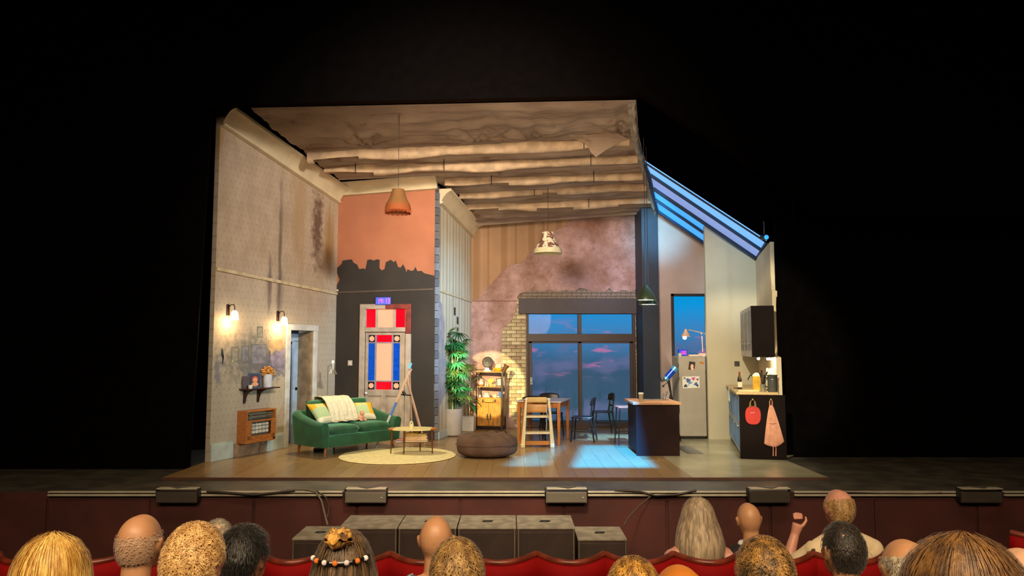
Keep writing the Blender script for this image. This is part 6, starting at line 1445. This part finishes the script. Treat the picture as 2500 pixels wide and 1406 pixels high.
def hair_mesh(style, seed=0, L=.03, n=1500, thick=1.0, curl=.3):
    """hair round the head centre; x right, y towards the face, z up"""
    rnd = random.Random(seed); m = MB()
    def keep(d):
        if d.y > .30 and d.z < .52+.3*(d.y-.3): return False
        if d.z < -.62: return False
        if abs(d.x) > .72 and d.z < .10 and d.y > -.35: return False
        if style in ('thin', 'ring') and d.z > .42+(.28 if style == 'thin' else 0)*(-d.y) and True:
            return style == 'thin' and d.y < -.78
        return True
    def pt(d, r=1.0): return Vector((d.x*RX*r, d.y*RY*r-.006, d.z*RZ*r))
    nu, nv = 48, 30; g = {}
    base_r = {'ring': 1.012, 'thin': 1.02}.get(style, 1.0+.055*thick)
    for j in range(nv+1):
        for i in range(nu):
            ph = PI*j/nv*.97+.01; a = 2*PI*i/nu; d = Vector((math.sin(ph)*math.cos(a), math.sin(ph)*math.sin(a), math.cos(ph)))
            r = base_r+.035*thick*noise.noise(d*5+Vector((seed, 0, 0)))+.02*thick*noise.noise(d*14)
            g[i, j] = (m.bm.verts.new(pt(d, r)), keep(d))
    for j in range(nv):
        for i in range(nu):
            q = [g[i, j], g[(i+1) % nu, j], g[(i+1) % nu, j+1], g[i, j+1]]
            if all(b for _, b in q): m.bm.faces.new([v for v, _ in q])
    k = 0
    while k < n:
        d = Vector((rnd.gauss(0, 1), rnd.gauss(0, 1), rnd.gauss(0, 1))).normalized()
        if not keep(d): continue
        k += 1
        down = Vector((0, 0, -1))-d*(-d.z); down = (down if down.length > .05 else Vector((0, -1, 0))).normalized()
        tg = (down*(1-curl)+Vector((rnd.gauss(0, 1), rnd.gauss(0, 1), rnd.gauss(0, 1)))*curl*.8); tg = (tg-d*tg.dot(d)).normalized(); sd = d.cross(tg).normalized()*.0013*(1+rnd.random())
        p = pt(d, base_r); l = L*rnd.uniform(.6, 1.2); rr = []
        for i in range(4):
            f = i/3; c_ = p+tg*l*f+d*(.004+l*(.42*f-.45*f*f)*(1+curl)); w_ = sd*(1-f*.8); rr.append((m.bm.verts.new(c_-w_), m.bm.verts.new(c_+w_)))
        for i in range(3): m.bm.faces.new([rr[i][0], rr[i][1], rr[i+1][1], rr[i+1][0]])
    return m
def long_hair(length, flare, seed=0, width=1.0, nstr=500):
    rnd = random.Random(seed); m = MB()
    def path(a, s, lift=0):
        """a: azimuth round the back (0 = left temple .. 1 = right temple), s: 0 crown .. 1 tip"""
        az = PI*(1.0+.12)+(-PI*1.24)*a+0; az = -(.5*PI)+(a-.5)*PI*1.32
        cx, cy = math.cos(az), math.sin(az)
        over = .135; tot = over+length; q = s*tot
        if q < over:
            ph = q/over*PI/2; r = 1.08+lift; return Vector((cx*RX*width*r*math.sin(ph), cy*RY*r*math.sin(ph)-.006, RZ*r*math.cos(ph)))
        h = q-over; f = h/length; r = 1.08+lift+flare*f**.8*(abs(cx)*1.0+.15)-.45*f*f*(1 if f > .6 else f)*.4
        return Vector((cx*RX*width*r*(1-.25*f*f), cy*RY*(1.08+lift)-.006-.04*min(1, f*2), -h))
    def fn(a, b):
        p = path(a, b); rg_ = noise.noise(Vector((a*22, b*1.3, seed)))*.012+noise.noise(Vector((a*60, b*2.5, seed+3)))*.006
        k = 1+rg_/.1*min(1, b*3); return Vector((p.x*k, p.y*k, p.z+(noise.noise(Vector((a*9, 0, seed)))*.05*b if b > .8 else 0)))
    m.grid(fn, 120, 36)
    for k in range(nstr):
        a = rnd.random(); s0 = rnd.uniform(0, .4); s1 = rnd.uniform(.75, 1.04); rr = []; sd = Vector((math.cos(-PI/2+(a-.5)*PI*1.3+PI/2), math.sin(-PI/2+(a-.5)*PI*1.3+PI/2), 0))*.0022; wob = rnd.uniform(-1, 1)*.02; l_ = rnd.uniform(.02, .13)
        for i in range(9):
            f = i/8; s = s0+(s1-s0)*f; p = path(min(1, max(0, a+wob*f)), s, l_); w_ = sd*(1-.7*abs(2*f-1)); rr.append((m.bm.verts.new(p-w_), m.bm.verts.new(p+w_)))
        for i in range(8): m.bm.faces.new([rr[i][0], rr[i][1], rr[i+1][1], rr[i+1][0]])
    return m
def skin(name, c): 
    t_ = M(name, c, .45, vary=.1, sc=8, spec=.5); t_.node_tree.nodes['Principled BSDF'].inputs['Subsurface Weight'].default_value = .08; t_.node_tree.nodes['Principled BSDF'].inputs['Subsurface Radius'].default_value = (.02, .008, .004); return t_
def person(lab, px, py, row, dY=0, fw=1.0, sk='skin_mid', hair=None, top=('navy', '2a2c34'), bodyk=0, rz=0, tilt=0, extra=None, group=None):
    Y, fz_ = ROW[row]; Y += dY; P_ = W(px, py, Y); h = (P_.z-fz_)/1.335
    t = thing('person', lab, 'person', (P_.x, Y-.035*h, fz_), rz, group); t.scale = (h*fw, h*fw, h); t.rotation_euler.y = tilt
    bm_ = (B0, B1, B2)[bodyk].copy(); sm = MC[sk] if sk in MC else None; bm_.materials.append(sm); link('body', bm_, t)
    if bodyk != 2:
        s_ = (S0, S1)[bodyk].copy(); s_.materials.append(top[1] if not isinstance(top[1], str) else M(top[0], top[1], .85, vary=.15, sc=12)); link('shirt', s_, t)
        m = MB().tube([(.078*math.cos(a), -.004+.066*math.sin(a), 1.03+.018*math.cos(a-1.57)*-1) for a in [2*PI*k/20 for k in range(21)]], .016, 6, False); m.build('collar', s_.materials[0], t, smooth=180)
    else:
        s_ = S2.copy(); s_.materials.append(M(top[0], top[1], .8)); link('dress', s_, t)
        for q in (-1, 1): MB().tube([(q*.09, .13, .86), (q*.105, .07, .98), (q*.11, .0, 1.045), (q*.112, -.075, .97), (q*.115, -.115, .86)], .0045, 5).build('shoulder_strap', M('strap_black', '14100e'), t)
    tr = TR.copy(); tr.materials.append(M('trouser_dark', '1c1c22', .9)); link('trousers', tr, t)
    sh = SHOE.copy(); sh.materials.append(M('shoe_dark', '120e0c', .5)); link('shoes', sh, t)
    for q in (-1, 1):
        e = MB().sph(HC+Vector((q*.03, .083, .008)), (.010, .009, .009), 10, 8).build('eye', M('eye_white', 'd8d4cc', .2), t, smooth=180); MB().sph(HC+Vector((q*.03, .0905, .008)), (.0048, .003, .0048), 8, 6).build('iris', M('iris', '2c2018', .2), e, smooth=180)
    if hair:
        m, mat = hair; o = m.build('hair', mat, t, smooth=180, fix=False); o.location = HC
    if extra: extra(t)
    seat(P_.x, Y-.035*h, fz_, 'crimson seat of the %s' % ' '.join(lab.split()[:12]), 1.0, 'crimson seats under the audience') if row > 1 else None
    return t
skin('skin_tan', 'bc8a64'); skin('skin_mid', 'c08c6c'); skin('skin_pink', 'c88e78'); skin('skin_pale', 'd8ac8c'); skin('skin_orange', 'b46c24')
hg = haircol('hair_greyblonde', '8c7a66', 'c8b294'); hbl = haircol('hair_blonde', 'b07c28', 'e8c268'); hst = haircol('hair_strawberry', 'b08448', 'e8c080', (40, 40, 20)); hbr = haircol('hair_brown', '4a3014', '9c7434', (40, 40, 14)); hdk = haircol('hair_dark', '15100c', '2e241a', (40, 40, 14)); hbk = haircol('hair_black', '080706', '16120e'); hgr = haircol('hair_grey', '8c8070', 'c0b498', (40, 40, 20)); hau = haircol('hair_auburn', '4c3012', '845c28', (45, 45, 6)); hlb = haircol('hair_lightbrown', '6c4c24', 'b08c50', (40, 40, 14)); hft = haircol('hair_fuzz', 'a4846a', 'b8967a', (60, 60, 30))
def pattern(name, a, b, sc, lo, hi):
    t_ = NT(name, .85); t_.base(t_.mix(t_.ss(t_.noise(sc, 2), lo, hi), a, b)); return t_.m
dotm = pattern('shirt_dotted', 'a8b0bc', '2c3444', 85, .60, .64); chk = pattern('shirt_checked', '8ca0ac', '33505c', 55, .5, .55); leafy = pattern('shirt_leafy', 'd8c4a0', '3c342c', 13, .66, .68)
# front row
def cream_shirt(t): pass
person('person with long grey blonde hair and bare shoulders in the front row', 1703, 1212, 1, hair=(long_hair(.33, 1.1, 3, .98, 700), hg), sk='skin_pink', top=('dress_black', '161214'), bodyk=2, fw=1.14)
def collar_w(t):
    MB().tube([(.082*math.cos(a), -.004+.07*math.sin(a), 1.055) for a in [2*PI*k/20 for k in range(21)]], .017, 6, False).build('white_collar', M('collar_white', 'dcd8d8', .7), t, smooth=180)['label'] = 'white shirt collar'
person('person with bald head, white collar and dark suit in the front row', 1852, 1220, 1, sk='skin_tan', top=('suit_black', '141214'), tilt=-.06, fw=.98, extra=collar_w)
person('person in cream patterned shirt with one hand raised in the front row', 2047, 1188, 1, sk='skin_pink', hair=(hair_mesh('thin', 5, .02, 900, .5), haircol('hair_fair', '8c6838', 'c09c64')), top=('leafy', leafy), bodyk=1, fw=1.05, rz=.12)
person('person with short grey hair seen behind the curly haired man', 533, 1262, 2, hair=(hair_mesh('short', 8, .02, 900, .6, .2), hgr), sk='skin_pale', top=('brown_dull', '4c4038'))
# third row
def jacket(t):
    MB().tube([(.12*math.cos(a), -.02+.10*math.sin(a), 1.035-.02*math.sin(a)) for a in [2*PI*k/24 for k in range(25)]], .036, 8, False).build('hood', M('jacket_grey', '5c5548', .8, vary=.15), t, smooth=180)
    MB().box(.14, -.13, .93, .035, .004, .012).build('logo_tag', M('collar_white', ''), t)
    MB().tube([(-.05, -.15, .9), (.06, -.15, .97), (.14, -.1, 1.0)], .006, 5).build('seam', blackm, t)
person('person with shaved head wearing a dark grey hooded jacket at left', 346, 1245, 3, -.15, sk='skin_tan', hair=(hair_mesh('ring', 2, .006, 700, .2), hft), top=('jacket_grey', '5c5548'), fw=1.02, extra=jacket)
person('person with black hair and black top next to the curly haired man', 592, 1280, 3, -.2, hair=(hair_mesh('short', 4, .035, 1400, 2.2, .15), hbk), top=('black_top', '141312'), rz=-.3, fw=1.08)
person('person with shiny bald head and blue checked shirt at centre', 1066, 1250, 3, .2, sk='skin_orange' if False else 'skin_tan', top=('chk', chk))
person('person with cropped dark hair and dotted pale shirt at right', 2057, 1268, 3, -.05, sk='skin_tan', hair=(hair_mesh('short', 6, .018, 1500, .8, .15), hdk), top=('dotm', dotm), rz=.15)
# fourth row
person('person with straight blonde hair at the far left', 133, 1299, 4, 0, hair=(long_hair(.26, .55, 9, 1.12, 600), hbl), sk='skin_pale', top=('rust_top', '6c4a34'), bodyk=0, fw=1.05)
person('person with strawberry blond tousled hair and pink neck', 476, 1271, 4, 0, hair=(hair_mesh('short', 11, .026, 3200, 1.1, .75), hst), sk='skin_pink', top=('navy_top', '23242c'), rz=-.1)
def shades(t):
    fr_ = MB().tube([(.085*math.cos(a), .0+.09*math.sin(a), 1.262) for a in [PI*1.0+PI*k/16 for k in range(17)]], .005, 6); fr_.build('headband', M('band_dark', '181416', .2), t)
    for k in range(7):
        a = PI*1.12+PI*.76*k/6; MB().sph((.088*math.cos(a), .094*math.sin(a), 1.262), .0085, 8, 6).build('bead', glow(['bead_white', 'bead_orange'][k % 2], ['e8d8d0', 'e07830'][k % 2], .2), t)
    MB().grid(lambda a, b: Vector(((.028+.014*math.cos(2*PI*b))*math.cos(2*PI*a), -.045+(.026+.014*math.cos(2*PI*b))*math.sin(2*PI*a), 1.325+.022*math.sin(2*PI*b))) + noise.noise_vector(Vector((math.cos(2*PI*a)*2.5, math.sin(2*PI*a)*2.5, b*6)))*.016, 48, 20).build('hair_bun', hbr2, t, smooth=180)
hbr2 = haircol('hair_golden_brown', '5c3810', 'd09c40', (30, 30, 12))
person('person with brown hair held up by a beaded clip', 842, 1290, 4, .0, hair=(long_hair(.24, .8, 21, 1.0, 700), haircol('hair_dark_brown', '2a1e12', '7c6040')), sk='skin_mid', top=('brown_top', '3a2c24'), extra=shades)
person('person with short light brown hair in front of the bald checked shirt man', 1117, 1308, 4, .05, hair=(hair_mesh('short', 14, .024, 2600, 1.0, .4), hlb), sk='skin_pink', top=('olive_top', '3c3828'))
person('person whose brown hair just shows at the bottom right of centre', 1545, 1354, 4, .0, hair=(hair_mesh('short', 15, .026, 2400, 1.0, .35), hbr2), sk='skin_mid', top=('grey_top', '3a3a3e'))
person('person with thinning curly brown hair, left ear showing, at right of centre', 1866, 1304, 4, .0, hair=(hair_mesh('short', 17, .024, 3000, .8, .6), haircol('hair_thin_brown', '38260e', 'a87c38', (30, 30, 18))), sk='skin_pink', top=('dark_top', '221f20'), rz=.12)
person('person with thin grey hair and pink scalp beside the auburn head', 2210, 1306, 4, .3, hair=(hair_mesh('thin', 19, .018, 1600, .5, .3), hgr), sk='skin_tan', top=('grey_top2', '4a4440'), fw=1.1)
person('person with pale bald head cut off by the right edge', 2494, 1328, 4, .25, hair=(hair_mesh('ring', 23, .01, 900, .3), hgr), sk='skin_pale', top=('beige_top', '6c6050'), fw=1.15)
# nearest row
person('person with large full auburn hair at the bottom right', 2345, 1300, 5, .05, hair=(long_hair(.22, .5, 31, 1.28, 900), hau), sk='skin_mid', top=('wine_top', '4c2428'), fw=1.05)
person('person with orange lit bald crown and brown sides at the bottom', 1658, 1362, 5, .2, hair=(hair_mesh('ring', 33, .02, 2200, .8, .3), hbr), sk='skin_orange', top=('brown_coat', '33281f'), fw=.98)
